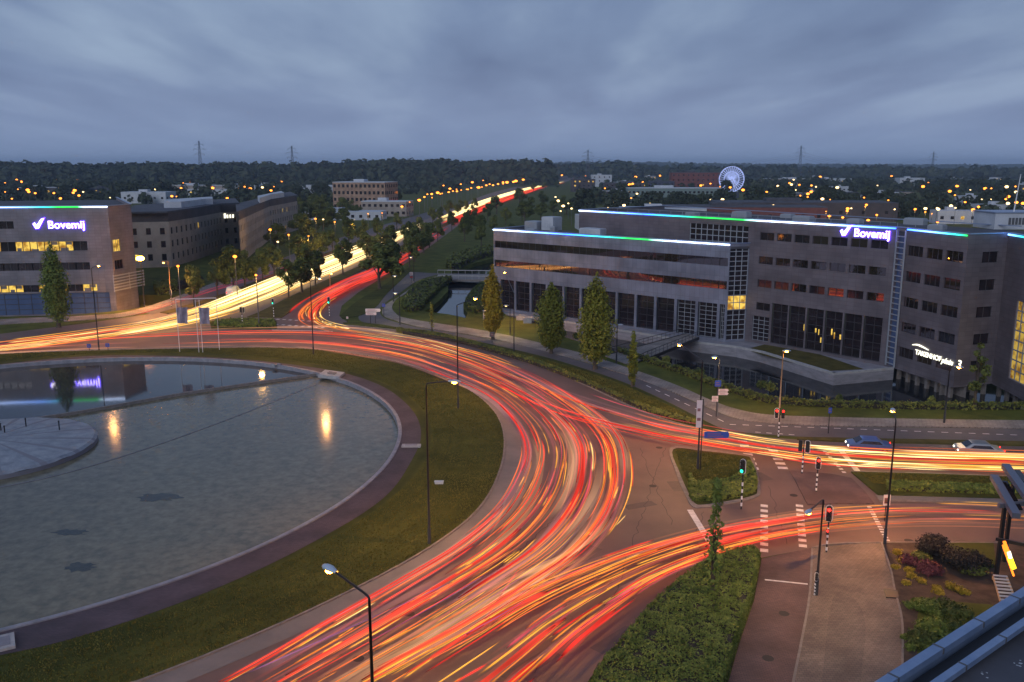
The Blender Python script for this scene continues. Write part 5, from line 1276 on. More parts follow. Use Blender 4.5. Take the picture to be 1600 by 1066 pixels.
while n_ < 290:
    if n_ < 110: x = tr_.uniform(-20, 620); y = tr_.uniform(281, 316)
    else: x = tr_.uniform(890, 1640); y = tr_.uniform(276, 345)
    if 700 < x < 935 and y < 330: continue
    q = G(x, y)
    s = tr_.uniform(.55, 1.05)
    if q.y < 480: s *= .7
    put(far_p, q, (s*tr_.uniform(.9, 1.3), s), tr_.uniform(0, 6.28), 'rounded dark tree among the halls left of the avenue' if x < 700 else 'rounded dark tree among the halls right of the avenue', 'trees left of the avenue far off' if x < 700 else 'trees right of the avenue far off'); n_ += 1
for o in [far_p]+protos:
    pass
# hedges: clipped masses of leaves
def hedge(name, label, loop, h, n, size, lm, cat='hedge', seed=1, lump=.25):
    r = random.Random(seed); xs = [p.x for p in loop]; ys = [p.y for p in loop]; rt = empty(name, (sum(xs)/len(xs), sum(ys)/len(ys), 0), label, cat)
    def inside(x, y):
        c = False; j = len(loop)-1
        for i in range(len(loop)):
            a, b = loop[i], loop[j]
            if (a.y > y) != (b.y > y) and x < (b.x-a.x)*(y-a.y)/(b.y-a.y)+a.x: c = not c
            j = i
        return c
    cx, cy = rt.location.x, rt.location.y
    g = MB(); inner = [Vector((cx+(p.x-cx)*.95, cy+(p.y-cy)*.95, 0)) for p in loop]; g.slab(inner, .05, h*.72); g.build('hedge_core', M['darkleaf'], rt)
    g = MB(); k = 0
    def leaf(p, up):
        nonlocal g
        nrm = (up+Vector((r.uniform(-.8, .8), r.uniform(-.8, .8), r.uniform(-.3, .6)))).normalized(); s1 = nrm.orthogonal().normalized(); s2 = nrm.cross(s1); t = r.uniform(0, 6.28); s = size*r.uniform(.6, 1.4)
        a1 = (s1*math.cos(t)+s2*math.sin(t))*s; a2 = (s2*math.cos(t)-s1*math.sin(t))*s*.6; g.quad(p-a1, p-a2, p+a1, p+a2)
    while k < n*.75:
        x = r.uniform(min(xs), max(xs)); y = r.uniform(min(ys), max(ys))
        if not inside(x, y): continue
        z = h*(.78+lump*noise.noise(Vector((x*.9, y*.9, seed)))+.5*lump*noise.noise(Vector((x*3, y*3, seed))))+r.uniform(-.1, .12)
        leaf(Vector((x, y, z)), Vector((0, 0, 1))); k += 1
    per = [(loop[i], loop[(i+1) % len(loop)]) for i in range(len(loop))]; tot = sum((b-a).length for a, b in per)
    for a, b in per:
        d = (b-a); nn = Vector((d.y, -d.x, 0)).normalized()
        for _ in range(int(n*.25*d.length/tot)): p = a.lerp(b, r.random())+nn*r.uniform(-.12, .12); p.z = r.uniform(.05, h*.85); leaf(p, nn)
    g.build('leaves', M[lm], rt); return rt
def inset(pts, f): 
    q = px(pts); c = sum(q, Vector())/len(q); return [c+(p-c)*f for p in q]
hedge('hedge', 'large clipped hedge between the road and the red cycle path', inset(HEDGE, .97), 1.15, 52000, .072, 'hedge', seed=3)
hedge('hedge', 'low hedge on the crossing island, around its near edge', cr_(px([(1078,745),(1086,758),(1120,757),(1150,750),(1168,728),(1176,734),(1181,765),(1160,778),(1090,786),(1078,775)]), 3, True), .55, 6500, .12, 'hedge', seed=4)
hedge('hedge', 'long low hedge on the left hedge island', px([(336,505),(380,502),(428,503),(430,512),(380,513),(336,511)]), .7, 2600, .2, 'hedge', seed=5)
hedge('hedge', 'low hedge strip along the road median', px([(1385,757),(1450,760),(1560,764),(1680,768),(1680,778),(1560,774),(1450,771),(1388,769)]), .5, 4200, .16, 'hedge', seed=6)
hedge('hedge', 'low dark hedge edging the tree lawn along the road', cr_(px([(620,516),(690,525),(760,543),(850,571),(930,604),(985,629),(1040,649),(1085,662)]), 4)+cr_(px([(1092,666),(1040,655),(985,634),(930,609),(850,576),(760,548),(690,530),(620,520)]), 4), .6, 8000, .16, 'leaf', seed=7)
hedge('reed_bank', 'overgrown green bank with shrubs left of the canal', cr_(px([(628,486),(640,462),(662,446),(690,440),(706,440),(690,452),(676,466),(664,478),(656,487)]), 3, True), 1.5, 4500, .26, 'leaf', 'shrub bank', 8, .5)
hedge('reed_bank', 'dense round shrub bank right of the canal', cr_(px([(734,466),(748,452),(764,452),(770,470),(762,489),(738,490),(728,480)]), 3, True), 1.4, 3500, .26, 'leaf', 'shrub bank', 9, .5)
hedge('shrub_band', 'grey green shrub band behind the canal bridge', cr_(px([(700,412),(735,398),(770,392),(772,400),(745,407),(724,418),(704,424)]), 3, True), 2.2, 2600, .4, 'leaf', 'shrubs', 10, .5)
hedge('reed_bank', 'ragged waterside plants along the near edge of the moat', cr_(px([(965,549),(1062,580),(1150,612),(1200,626),(1300,634),(1450,637),(1600,637)]), 4)+cr_(px([(1600,641),(1450,641),(1300,638),(1200,631),(1150,618),(1062,585),(963,551)]), 4), .8, 6500, .16, 'leaf', 'waterside plants', 12, .6)
hedge('hedge', 'clipped hedge at the corner of the grey office', px([(240,452),(272,447),(278,455),(248,462)]), 2.0, 1500, .3, 'hedge', seed=13)
hedge('hedge', 'long dark hedge along the left office forecourt', px([(270,450),(312,438),(318,442),(276,455)]), 1.4, 1200, .3, 'darkleaf', seed=14)
def shrub(x, y, rad, hh, lm, label, n=900, size=.09, seed=1, group=None, name='shrub', cat='shrub'):
    r = random.Random(seed); q = G(x, y); rt = empty(name, q, label, cat, group); cs = []
    for k in range(11):
        a = r.uniform(0, 6.28); d = rad*.45*r.random()**.5; cs.append((q+Vector((math.cos(a)*d, math.sin(a)*d, hh*r.uniform(.35, .62))), rad*r.uniform(.5, .66)))
    g = MB(); leafcloud(g, cs, n, size, r, squash=hh/rad*.62); g.build('leaves', M[lm], rt)
    g = MB(); 
    for k in range(5): a = k*1.26; g.tube([q, q+Vector((math.cos(a)*rad*.35, math.sin(a)*rad*.35, hh*.6))], [.03, .012], 5)
    g.build('stems', M['bark'], rt)
shrub(1456, 872, 1.45, 1.9, 'darkleaf', 'round dark clipped bush nearest the road in the garden', 3600, .09, 1)
shrub(1500, 892, 1.5, 1.9, 'darkleaf', 'round dark clipped bush, the right one of two', 3600, .09, 2)
shrub(1452, 897, 1.2, 1.0, 'redleaf', 'low dark red shrub before the round bushes', 1500, .09, 3)
shrub(1418, 884, .8, .9, 'redleaf', 'small purple red shrub in the flower row', 600, .09, 4)
YS = [(1402,868,.5),(1408,880,.45),(1398,890,.4),(1420,895,.5),(1424,905,.45),(1416,915,.4),(1440,913,.4),(1462,924,.45),(1487,922,.6),(1500,928,.55),(1465,930,.5),(1510,930,.4),(1428,872,.4),(1414,1000,.4),(1424,1018,.5),(1418,950,.5)]
for i, (x, y, rd) in enumerate(YS): shrub(x, y, rd, rd*1.1, 'yellowleaf' if i < 13 else 'hedge', 'yellow flowering clump in the garden bed' if i < 13 else 'low leafy clump by the pavement edge', 330, .07, 30+i, 'yellow flowering clumps' if i < 13 else 'leafy clumps by the pavement', 'flower_clump', 'flowers')
for i, (x, y, rd, lm) in enumerate(((1450,958,1.3,'hedge'),(1490,962,1.4,'leaf'),(1460,990,1.4,'hedge'),(1440,1010,1.1,'leaf'),(1520,900,1.0,'leaf'),(1440,880,.8,'leaf'),(1530,885,.9,'darkleaf'),(1485,990,1.2,'leaf'))):
    shrub(x, y, rd, .9, lm, 'green ground shrub in the garden near the roof edge', 1400, .1, 60+i, 'green garden shrubs')
for i, (x, y, rd) in enumerate(((1190,610,1.0),(1205,612,1.2),(1092,590,.9),(1040,568,.8),(900,530,.8),(880,527,.9),(1455,634,.5),(1310,632,.5))):
    shrub(x, y, rd, 1.4, 'leaf', 'wild shrub on the grassy moat edge', 420, .14, 80+i, 'wild shrubs on the moat edge')
# grass tufts give the near lawns a rough surface
def tufts(name, label, loop, n, size, lm, holes=None, z=.13, seed=1):
    r = random.Random(seed); g = MB(); xs = [p.x for p in loop]; ys = [p.y for p in loop]; k = 0
    tri = [(t) for t in tessellate_polygon([loop])]; ar = []; 
    for t in tri: a, b, c = (loop[i] for i in t); ar.append(((b-a).cross(c-a)).length)
    pick = r.choices(tri, ar, k=n)
    for t in pick:
        a, b, c = (loop[i] for i in t); u, v = r.random(), r.random()
        if u+v > 1: u, v = 1-u, 1-v
        p = a+(b-a)*u+(c-a)*v; an = r.uniform(0, 6.28); s = size*r.uniform(.5, 1.4); d = Vector((math.cos(an)*s*.5, math.sin(an)*s*.5, 0)); h_ = Vector((r.uniform(-.3, .3)*s, r.uniform(-.3, .3)*s, s*.8))
        i = len(g.v); g.v += [Vector((p.x, p.y, z))-d, Vector((p.x, p.y, z))+d, Vector((p.x, p.y, z))+h_]; g.f.append((i, i+1, i+2)); g.mi.append(0)
    return tag(g.build(name, M[lm]), label, 'grass', kind='stuff')
a_ = [p for p in grassO]
k0 = 0
lawn = []
seen = [p for p in grassO if p.y < 200 and p.x > -95]
ring_in = [C0+(p-C0)*((42.8)/(p-C0).length) for p in seen]
tl_ = px([(1055,706),(1100,709),(1160,716),(1172,724),(1180,762),(1140,780),(1090,786),(1066,740)])
vis = [p for p in grassO if p.y > 38 and (p.x > -p.y*.78-6) and p.y < 140]
vis.sort(key=lambda p: math.atan2((p-C0).y, (p-C0).x))
inn = [C0+(p-C0).normalized()*44.6 for p in vis][::-1]
tufts('grass', 'rough mown grass on the ring lawn round the pond', vis+inn, 60000, .10, 'tuft', seed=2)
tufts('grass', 'rough grass on the tree lawn beside the cycle path', cr_(px([(565,507),(600,512),(660,523),(760,541),(850,563),(920,584),(980,606),(1040,633),(1090,658)]), 3)+cr_(px([(1080,662),(1040,651),(985,630),(930,604),(850,570),(760,542),(690,524),(620,514)]), 3), 13000, .12, 'tuft', seed=3)
tufts('grass', 'rough grass on the road median', px([(1340,741),(1450,744),(1560,748),(1690,752),(1690,770),(1560,764),(1450,760),(1365,758)]), 9000, .12, 'tuft', seed=4)
tufts('grass', 'rough grass on the crossing island', tl_, 9000, .12, 'tuft', seed=1)

# ------------------------------------------------------------------ traffic light trails
M['e_trail'] = emat('trail_light', (1, 1, 1), 1.0, attr=True)
M['e_ghost'] = emat('faint_trail_light', (1, 1, 1), 1.0, attr=True, ghost=True, sample=True)
RED = (.64, .032, .022); RED2 = (.80, .062, .036); PINK = (.52, .070, .085); ORG = (.84, .16, .04); YEL = (.95, .44, .05); AMB = (.90, .27, .035); WHT = (1.7, 1.35, .62); GHO = (.55, .24, .08); VIO = (.22, .08, .20); CRM = (1.3, .85, .28)
class Stream:
    def __init__(s, left, right, z=.7):
        s.a = cr_([P(x, y, z) for x, y in left], 8); s.b = cr_([P(x, y, z) for x, y in right], 8); s.n = len(s.a)
    def at(s, t, q):
        f = max(0, min(s.n-1.001, t*(s.n-1))); i = int(f); k = f-i; a = s.a[i].lerp(s.a[i+1], k); b = s.b[i].lerp(s.b[i+1], k); return a.lerp(b, q)
def trails(st, n, cols, seed, wd=(.05, .16), ln=(.15, .8), drift=.06, lanes=None, lane_w=.05, zr=(-.15, .35), trange=(0, 1), bright=(.7, 1.2), blotch=.0, g=None, swap=.0, halo=True):
    g = g or MB(); r = random.Random(seed); soft = halo; cum = [c[1] for c in cols]
    for _ in range(n):
        col = r.choices([c[0] for c in cols], cum)[0]; q = r.choice(lanes)+r.gauss(0, lane_w) if lanes else r.random()
        q = min(1.02, max(-.02, q)); dq = r.gauss(0, drift)+ (r.choice((-1, 1))*.3 if r.random() < swap else 0); L_ = r.uniform(*ln); t0 = trange[0]+(trange[1]-trange[0]-L_*(trange[1]-trange[0]))*r.random(); t1 = t0+L_*(trange[1]-trange[0])
        w_ = r.uniform(*wd)*(1.35 if col in (RED, RED2, PINK) else .8); zz = r.uniform(*zr); K = max(6, int((t1-t0)*st.n*1.2)); br = r.uniform(*bright); i0 = len(g.v); ph = r.uniform(0, 9)
        layers = [(1.0, 1.0, 0), (2.4, .08, 1)] if soft else [(1, 1, 1)]
        for fw, fb, mk in layers:
          i0 = len(g.v)
          for k in range(K+1):
            u = k/K; t = t0+(t1-t0)*u; c = st.at(t, min(1.03, max(-.03, q+dq*(u-.5)))); d = (st.at(min(1, t+.01), q)-st.at(max(0, t-.01), q)); d.z = 0
            if d.length < 1e-5: d = Vector((1, 0, 0))
            s = Vector((-d.y, d.x, 0)).normalized(); wv = w_*fw*(1+.15*math.sin(ph+u*13))*(min(1, .3+u*8, .3+(1-u)*8) if mk == 0 else 1); c = c+Vector((0, 0, zz))
            g.v += [c-s*wv/2, c-Vector((0, 0, wv*.22)), c+s*wv/2, c+Vector((0, 0, wv*.22))]
            b = br*fb*(1+.25*math.sin(ph*2+u*7)); fade = min(1, .15+u*9, .15+(1-u)*9) if mk == 0 else min(1, u*7, (1-u)*7)
            g.c += [(col[0]*b*fade, col[1]*b*fade, col[2]*b*fade, 1)]*4
          for k in range(K):
            for j in range(4): a = i0+k*4+j; b_ = i0+k*4+(j+1) % 4; g.f.append((a, b_, b_+4, a+4)); g.mi.append(mk)
    return g
def fin(g, name, label, m='e_ghost'): return tag(g.build(name, [M['e_trail'], M['e_ghost']]), label, 'light trails', kind='stuff')
# roundabout: from the left, over the top of the pond and down to the near left
RB = Stream([(-60,556),(0,552),(150,546),(300,544),(420,543),(520,550),(620,566),(700,594),(760,622),(800,662),(815,705),(800,755),(765,805),(700,858),(600,918),(500,975),(400,1035),(300,1090)],
            [(-60,540),(0,536),(150,522),(300,512),(430,508),(540,510),(650,524),(740,546),(835,584),(920,632),(975,680),(992,740),(980,800),(940,860),(860,920),(770,980),(660,1040),(560,1100)])
mix = [(RED, 4), (RED2, 5), (PINK, 2.4), (ORG, 6), (YEL, 2), (AMB, 3.2), (VIO, .8)]
g = trails(RB, 92, mix, 1, wd=(.04, .11), ln=(.06, .30), drift=.015, trange=(.30, 1), swap=.03)
trails(RB, 14, [(RED, 4), (RED2, 3), (ORG, 2)], 2, wd=(.12, .22), ln=(.2, .5), drift=.012, lanes=[.05, .3, .55, .85], lane_w=.03, trange=(.36, 1), g=g, bright=(.85, 1.15))
trails(RB, 90, [(YEL, 4), (AMB, 3), (CRM, .5), (ORG, 1)], 3, wd=(.05, .11), ln=(.02, .08), drift=.01, trange=(.30, 1), g=g)
trails(RB, 14, [(RED2, 3), (ORG, 3)], 4, wd=(.10, .2), ln=(.3, .7), drift=.05, lanes=[.25, .6], lane_w=.06, trange=(0, .5), g=g)
fin(g, 'light_trails', 'red, orange and yellow light trails curving around the roundabout')
# flow from the avenue joining the roundabout
AJ = Stream([(700,352),(640,388),(590,417),(545,436),(505,455),(470,475),(452,493),(462,508),(520,524),(600,540),(700,565),(780,595)],
            [(708,356),(655,396),(604,428),(566,444),(534,460),(508,476),(500,492),(512,505),(560,516),(640,528),(740,552),(820,580)])
g = trails(AJ, 36, [(RED, 6), (RED2, 5), (ORG, 2), (PINK, 2)], 5, wd=(.14, .34), ln=(.2, .6), drift=.1, trange=(0, .62), lanes=[.2, .5, .8], lane_w=.12)
trails(AJ, 40, [(YEL, 3), (AMB, 3), (CRM, 1), (ORG, 3)], 6, wd=(.06, .16), ln=(.08, .35), drift=.1, trange=(.38, 1), g=g, lanes=[.75, .95, .5], lane_w=.12)
trails(AJ, 24, [(WHT, 1), (YEL, 2)], 7, wd=(.14, .26), ln=(.05, .13), drift=.04, trange=(.55, .72), g=g, lanes=[.92], lane_w=.06)
fin(g, 'light_trails', 'red light trails leaving the avenue beside the green signal')
# white stream of the avenue, running down to the left edge
AW = Stream([(664,346),(620,362),(565,382),(510,402),(455,424),(390,450),(320,478),(240,502),(150,515),(60,527),(0,534),(-80,545)],
            [(668,350),(630,372),(580,400),(525,425),(480,443),(430,466),(370,487),(300,505),(200,523),(100,537),(0,550),(-80,560)])
g = trails(AW, 56, [(WHT, 6), (CRM, 4), (YEL, 2)], 8, wd=(.16, .42), ln=(.25, .7), drift=.05, trange=(0, .66), lanes=[.12, .3, .5, .72, .92], lane_w=.05, bright=(.9, 1.6))
trails(AW, 60, [(CRM, 4), (YEL, 4), (AMB, 1)], 9, wd=(.07, .18), ln=(.15, .45), drift=.05, trange=(.5, 1), lanes=[.2, .5, .8, .95], lane_w=.1, g=g, bright=(.8, 1.3))
trails(AW, 20, [(ORG, 4), (RED2, 4)], 10, wd=(.07, .16), ln=(.2, .5), drift=.05, trange=(.5, 1), g=g)
fin(g, 'light_trails', 'broad white and cream headlight trails coming down the avenue')
# far end of the avenue
AF = Stream([(668,347),(700,334),(742,318),(775,307),(815,296),(850,289),(885,283)], [(700,356),(728,340),(762,325),(795,312),(828,300),(858,291),(888,285)])
g = trails(AF, 46, [(WHT, 3), (CRM, 2)], 11, wd=(.5, 1.2), ln=(.3, .8), lanes=[.1, .35], lane_w=.08, trange=(.05, 1), bright=(.8, 1.2))
trails(AF, 60, [(RED, 5), (ORG, 2), (RED2, 3)], 12, wd=(.4, 1.1), ln=(.1, .35), lanes=[.72, .95], lane_w=.12, g=g, trange=(0, .8))
trails(AF, 20, [(ORG, 5), (AMB, 2)], 13, wd=(.4, .9), ln=(.2, .6), lanes=[.5], lane_w=.2, g=g, trange=(.4, 1))
fin(g, 'light_trails', 'distant white and red light trails at the far end of the avenue')
# thin red trails on the service road
SR = Stream([(190,499),(260,476),(340,449),(420,427),(500,398),(566,372)], [(195,501),(268,479),(348,453),(430,431),(510,402),(570,375)])
g = trails(SR, 9, [((.5, .03, .05), 3), ((.4, .05, .1), 1)], 14, wd=(.07, .14), ln=(.2, .6)); fin(g, 'light_trails', 'thin dim red trails on the service road left of the avenue')
# exit to the east, upper carriageway
EU = Stream([(700,545),(790,570),(880,603),(960,632),(1040,656),(1120,672),(1200,686),(1290,695),(1400,702),(1600,708),(1720,712)],
            [(700,575),(780,602),(860,640),(940,664),(1030,684),(1120,700),(1200,712),(1290,724),(1400,731),(1600,738),(1720,741)])
g = trails(EU, 30, [(YEL, 5), (CRM, 3), (AMB, 2)], 15, wd=(.07, .18), ln=(.2, .5), drift=.03, lanes=[.18, .30, .78, .88], lane_w=.03, trange=(.42, 1), bright=(.8, 1.3))
trails(EU, 22, [(CRM, 4), (WHT, 4), (YEL, 1)], 16, wd=(.10, .22), ln=(.2, .45), drift=.02, lanes=[.28, .36, .80, .92], lane_w=.03, trange=(.66, 1), g=g, bright=(.9, 1.4))
trails(EU, 40, [(RED2, 6), (ORG, 4), (RED, 2), (YEL, 2), (PINK, 1)], 17, wd=(.07, .2), ln=(.12, .4), drift=.05, trange=(.05, 1), lanes=[.1, .45, .7, .98], lane_w=.08, g=g)
fin(g, 'light_trails', 'bright yellow and cream trails on the farther carriageway at right')
# lower carriageway to the near left
EL = Stream([(1720,795),(1600,793),(1500,789),(1400,789),(1300,795),(1200,808),(1100,826),(1000,853),(900,888),(800,930),(700,985),(600,1040),(500,1095)],
            [(1720,826),(1600,824),(1500,822),(1400,824),(1300,833),(1200,850),(1120,872),(1040,905),(980,945),(910,1000),(850,1060),(800,1110),(760,1150)])
g = trails(EL, 26, [(ORG, 4), (AMB, 5), (YEL, 5), (RED2, 3), (RED, 2), (PINK, 1)], 18, wd=(.05, .12), ln=(.12, .42), drift=.03, lanes=[.1, .22, .7, .85], lane_w=.06, trange=(0, .62))
trails(EL, 90, [(ORG, 4), (AMB, 6), (YEL, 5), (RED2, 3), (RED, 3), (PINK, 1)], 19, wd=(.05, .13), ln=(.08, .35), drift=.03, trange=(.42, 1), g=g)
trails(EL, 16, [(RED, 4), (RED2, 3)], 20, wd=(.14, .30), ln=(.15, .4), drift=.02, trange=(.3, 1), g=g)
fin(g, 'light_trails', 'orange, yellow and red trails on the nearer carriageway at right')
# faint broad glow of passing bodies, additive
g = MB()
trails(RB, 26, [((.035, .022, .014), 4), ((.05, .02, .026), 2), ((.08, .04, .016), 2)], 21, halo=False, wd=(.5, 1.3), ln=(.12, .4), drift=.05, trange=(.28, 1), g=g, zr=(-.3, .2))
trails(RB, 60, [((.09, .014, .010), 4), ((.06, .01, .014), 2), ((.07, .022, .008), 2)], 22, halo=False, wd=(.12, .35), ln=(.1, .35), drift=.06, trange=(.26, 1), g=g)
trails(EL, 44, [((.07, .008, .006), 3), ((.07, .026, .008), 3), ((.04, .014, .012), 2)], 23, halo=False, wd=(.12, .5), ln=(.1, .35), drift=.06, g=g)
trails(EU, 20, [((.07, .012, .012), 2), ((.08, .034, .014), 2), ((.03, .012, .015), 2)], 24, halo=False, wd=(.15, .6), ln=(.1, .4), g=g)
trails(AW, 30, [((.4, .26, .1), 2)], 25, halo=False, wd=(.3, .9), ln=(.2, .5), g=g, trange=(0, .75))
trails(RB, 22, [((.08, .018, .012), 2), ((.14, .06, .03), 2)], 26, halo=False, wd=(.2, .7), ln=(.1, .3), trange=(0, .4), g=g)
# bright long smear between the two streams near the camera
SM = Stream([(1000,700),(960,800),(900,860),(840,890),(760,925),(660,980),(560,1040)], [(1010,740),(975,830),(930,880),(860,930),(790,965),(700,1015),(600,1066)])
trails(SM, 7, [((.10, .052, .02), 3), ((.09, .032, .013), 2)], 27, halo=False, wd=(.4, .9), ln=(.3, .6), trange=(.15, 1), g=g)
fin(g, 'light_trails', 'faint blurred glow streaks between the bright trails', 'e_ghost')

# ------------------------------------------------------------------ vehicles
def car(q, ang, label, body, group=None, van=False):
    rt = empty('parked_car' if van is None else 'car', (0, 0, 0), label, 'car', group)
    prof = [(-2.1, .35), (-2.15, .75), (-1.9, .95), (-1.35, 1.0), (-.75, 1.42), (.75, 1.45), (1.45, 1.02), (2.05, .92), (2.12, .6), (2.1, .35)] if not van else [(-2.3, .35), (-2.35, 1.1), (-2.25, 1.95), (-1.6, 2.05), (1.0, 2.02), (1.55, 1.25), (2.25, 1.02), (2.35, .6), (2.3, .35)]
    g = MB(); W_ = .86; n = len(prof)
    for yy, ins in ((-W_, 0), (W_, 0)):
        for (x, z) in prof: g.v.append(Vector((x, yy*(1-.16*max(0, z-.95)/.5), z)))
    for k in range(n): j = (k+1) % n; g.f.append((k, k+n, j+n, j)); g.mi.append(0)
    g.f.append(tuple(range(n))); g.f.append(tuple(reversed(range(n, 2*n)))); g.mi += [0, 0]
    b = g.build('body', body, rt, origin=(0, 0, 0)); bv = b.modifiers.new('bevel', 'BEVEL'); bv.width = .07; bv.segments = 2
    zt = 1.40 if not van else 1.85
    for s in (-1, 1):
        g = MB(); a, c = (-1.0, .95) if not van else (.1, 1.15); y = s*(W_-.045); yb = s*(W_+.004)
        g.quad((a-.1, yb, 1.0), (c+.15, yb, 1.0), (c-.25, y-.0*s, zt-.1), (a+.25, y, zt-.1)); g.build('side_window', M['glass'], rt, origin=(0, 0, 0))
    g = MB(); x0, z0_, x1, z1_ = (1.42, 1.05, .8, 1.42) if not van else (1.53, 1.3, 1.05, 1.96)
    g.quad((x0+.02, -.7, z0_+.01), (x0+.02, .7, z0_+.01), (x1+.03, .62, z1_+.01), (x1+.03, -.62, z1_+.01)); g.build('windscreen', M['glass'], rt, origin=(0, 0, 0))
    for sx in (-1.3, 1.3):
        for sy in (-1, 1):
            g = MB(); g.tube([(sx, sy*.66, .33), (sx, sy*.88, .33)], .33, 14); w_ = g.build('wheel', M['black'], rt, origin=(0, 0, 0)); g = MB(); g.tube([(sx, sy*.87, .33), (sx, sy*.9, .33)], .19, 10); g.build('rim', M['steel'], w_, origin=(0, 0, 0))
    for sy in (-.6, .6):
        g = MB(); g.ball((2.1, sy, .72), .12, .5, 1.4, .8, 8); g.build('headlight', M['e_head'], rt, origin=(0, 0, 0)); g = MB(); g.ball((-2.13 if not van else -2.33, sy, .8), .11, .4, 1.2, 1, 8); g.build('tail_light', M['e_tail'], rt, origin=(0, 0, 0))
    rt.location = (q.x, q.y, .03); rt.rotation_euler = (0, 0, ang); return rt
M['e_head'] = emat('headlight', (1, .9, .7), 4); M['e_tail'] = emat('tail_light', (1, .03, .02), 3)
M['cblue'] = mat('blue_car_paint', (.05, .10, .26), .3, coat=.6); M['csilver'] = mat('silver_car_paint', (.35, .37, .40), .3, metal=.5, coat=.5); M['cwhite'] = mat('white_van_paint', (.72, .72, .74), .35, coat=.4)
a1 = (G(1380,700)-G(1340,698)); an1 = math.atan2(a1.y, a1.x)
car(G(1357,706), an1+math.pi, 'dark blue car on the farther carriageway, left of two', M['cblue'])
car(G(1528,713), an1+math.pi, 'silver car on the farther carriageway, right of two', M['csilver'])
a1 = G(400,440)-G(340,462); car(G(365,461), math.atan2(a1.y, a1.x), 'small white van on the service road left of the avenue', M['cwhite'], van=True)

# ------------------------------------------------------------------ near roof corner and canopy tower
rz = 20.0
nr = empty('near_building', P(1500, 1000, rz), 'flat felt roof corner with blue metal edges at the lower right', 'building')
e0, e1 = P(1330, 1099, rz), P(1680, 873, rz); d_ = (e1-e0).normalized(); nn = Vector((d_.y, -d_.x, 0))
if nn.y > 0: nn = -nn
roof = [e0-d_*6, e1+d_*10, e1+d_*10+nn*24, e0-d_*6+nn*24]
g = MB(); g.slab([(p.x, p.y) for p in [q+nn*.3*(1 if i < 2 else 1) for i, q in enumerate(roof)]], rz-1.0, rz-.28); g.build('roof', M['nroof'] if 'nroof' in M else M['roof'], nr)
lw = [P(1425,1070,rz-.05), P(1610,958,rz-.05)]
def rail(off_, w_, h_, z, nm, m): g = MB(); a = e0-d_*6+nn*off_; g.obox(Vector((a.x, a.y, z)), d_*((e1-e0).length+16), nn*w_, Vector((0, 0, h_))); return g.build(nm, m, nr)
M['redge'] = mat('blue_roof_trim', (.22, .30, .46), .35, metal=.5, col2=(.30, .38, .54), scale=2)
rail(0, .17, .12, rz, 'outer_edge_trim', M['redge']); rail(.17, .26, .04, rz-.16, 'gutter', M['black']); rail(.43, .13, .1, rz-.1, 'inner_edge_trim', M['redge']); rail(.02, .1, 1.0, rz-1.0, 'fascia', M['redge'])
k = 0.0
while k < (e1-e0).length+14:
    for o_, w_, z_ in ((-.012, .19, rz+.122), (.425, .14, rz+.002)):
        g = MB(); a = e0-d_*6+nn*o_+d_*k; g.obox(Vector((a.x, a.y, z_-.10)), d_*.035, nn*(w_+.004), Vector((0, 0, .106))); g.build('trim_joint', M['grey_pole'], nr)
    k += 1.4
g = MB(); a = e0-d_*6+nn*.2; g.obox(Vector((a.x, a.y, 0)), d_*((e1-e0).length+16), nn*.3, Vector((0, 0, rz-1))); g.build('wall', M['darkwall'], nr)
g = MB(); r = random.Random(8)
for _ in range(70):
    c = e0+d_*r.uniform(1, 9)+nn*(.7+abs(r.gauss(0, 1.3))); k = r.choice((1, 1, 2, 3)); 
    for j in range(k):
        p = c+Vector((r.uniform(-.12, .12), r.uniform(-.12, .12), 0)); s = r.uniform(.008, .03); m = 6; i = len(g.v)
        g.v += [Vector((p.x+math.cos(t*6.283/m)*s*r.uniform(.6, 1.5), p.y+math.sin(t*6.283/m)*s*r.uniform(.6, 1.5), rz-.276)) for t in range(m)]; g.f.append(tuple(range(i, i+m))); g.mi.append(0)
g.build('droppings', M['whitewall'], nr)
# canopy tower at the right edge
ct = empty('canopy_tower', G(1560, 905), 'dark steel entrance tower with two slanting grey canopy beams and a glowing sign', 'entrance tower')
tb = G(1556, 905); Xv = Vector((1, 0, 0))
zt = hz(tb, 772)
for (x, y) in ((1556,905),(1603,905),(1568,880),(1612,880)):
    b = G(x, y); g = MB(); g.obox(Vector((b.x-.1, b.y-.1, 0)), Vector((.22, 0, 0)), Vector((0, .22, 0)), Vector((0, 0, zt-.2))); g.build('post', M['black'], ct)
def beam(p0, p1, z0_, z1_, w_, h_, nm, m):
    a = P(p0[0], p0[1], z0_); b = P(p1[0], p1[1], z1_); g = MB(); g.bar(a, b, w_, h=h_); return g.build(nm, m, ct)
M['beamg'] = mat('canopy_grey', (.20, .20, .25), .4, metal=.4)
beam((1553,745), (1588,806), 6.9, 6.2, .5, .35, 'canopy_beam', M['beamg']); beam((1571,728), (1612,786), 7.6, 6.9, .5, .35, 'canopy_beam', M['beamg'])
beam((1566,752), (1590,796), 6.7, 6.1, .6, .1, 'canopy_glass', M['glass']); beam((1584,735), (1622,790), 7.4, 6.9, .8, .1, 'canopy_glass', M['glass'])
beam((1560,790), (1612,786), 6.2, 6.2, .2, .3, 'canopy_crossbar', M['beamg']); beam((1556,842), (1603,852), 3.8, 3.8, .15, .2, 'canopy_crossbar', M['black'])
M['e_or'] = emat('sign_orange', (1, .22, .02), 2.2); M['e_ye'] = emat('sign_yellow_light', (1, .75, .03), 2.2)
sg = empty('neon_sign', P(1575, 875, 3), 'glowing orange and yellow slanting sign on the entrance tower', 'sign')
def nb(p0, p1, z0_, z1_, w_, m, nm): a = P(p0[0], p0[1], z0_); b = P(p1[0], p1[1], z1_); g = MB(); g.bar(a, b, w_); g.build(nm, m, sg)
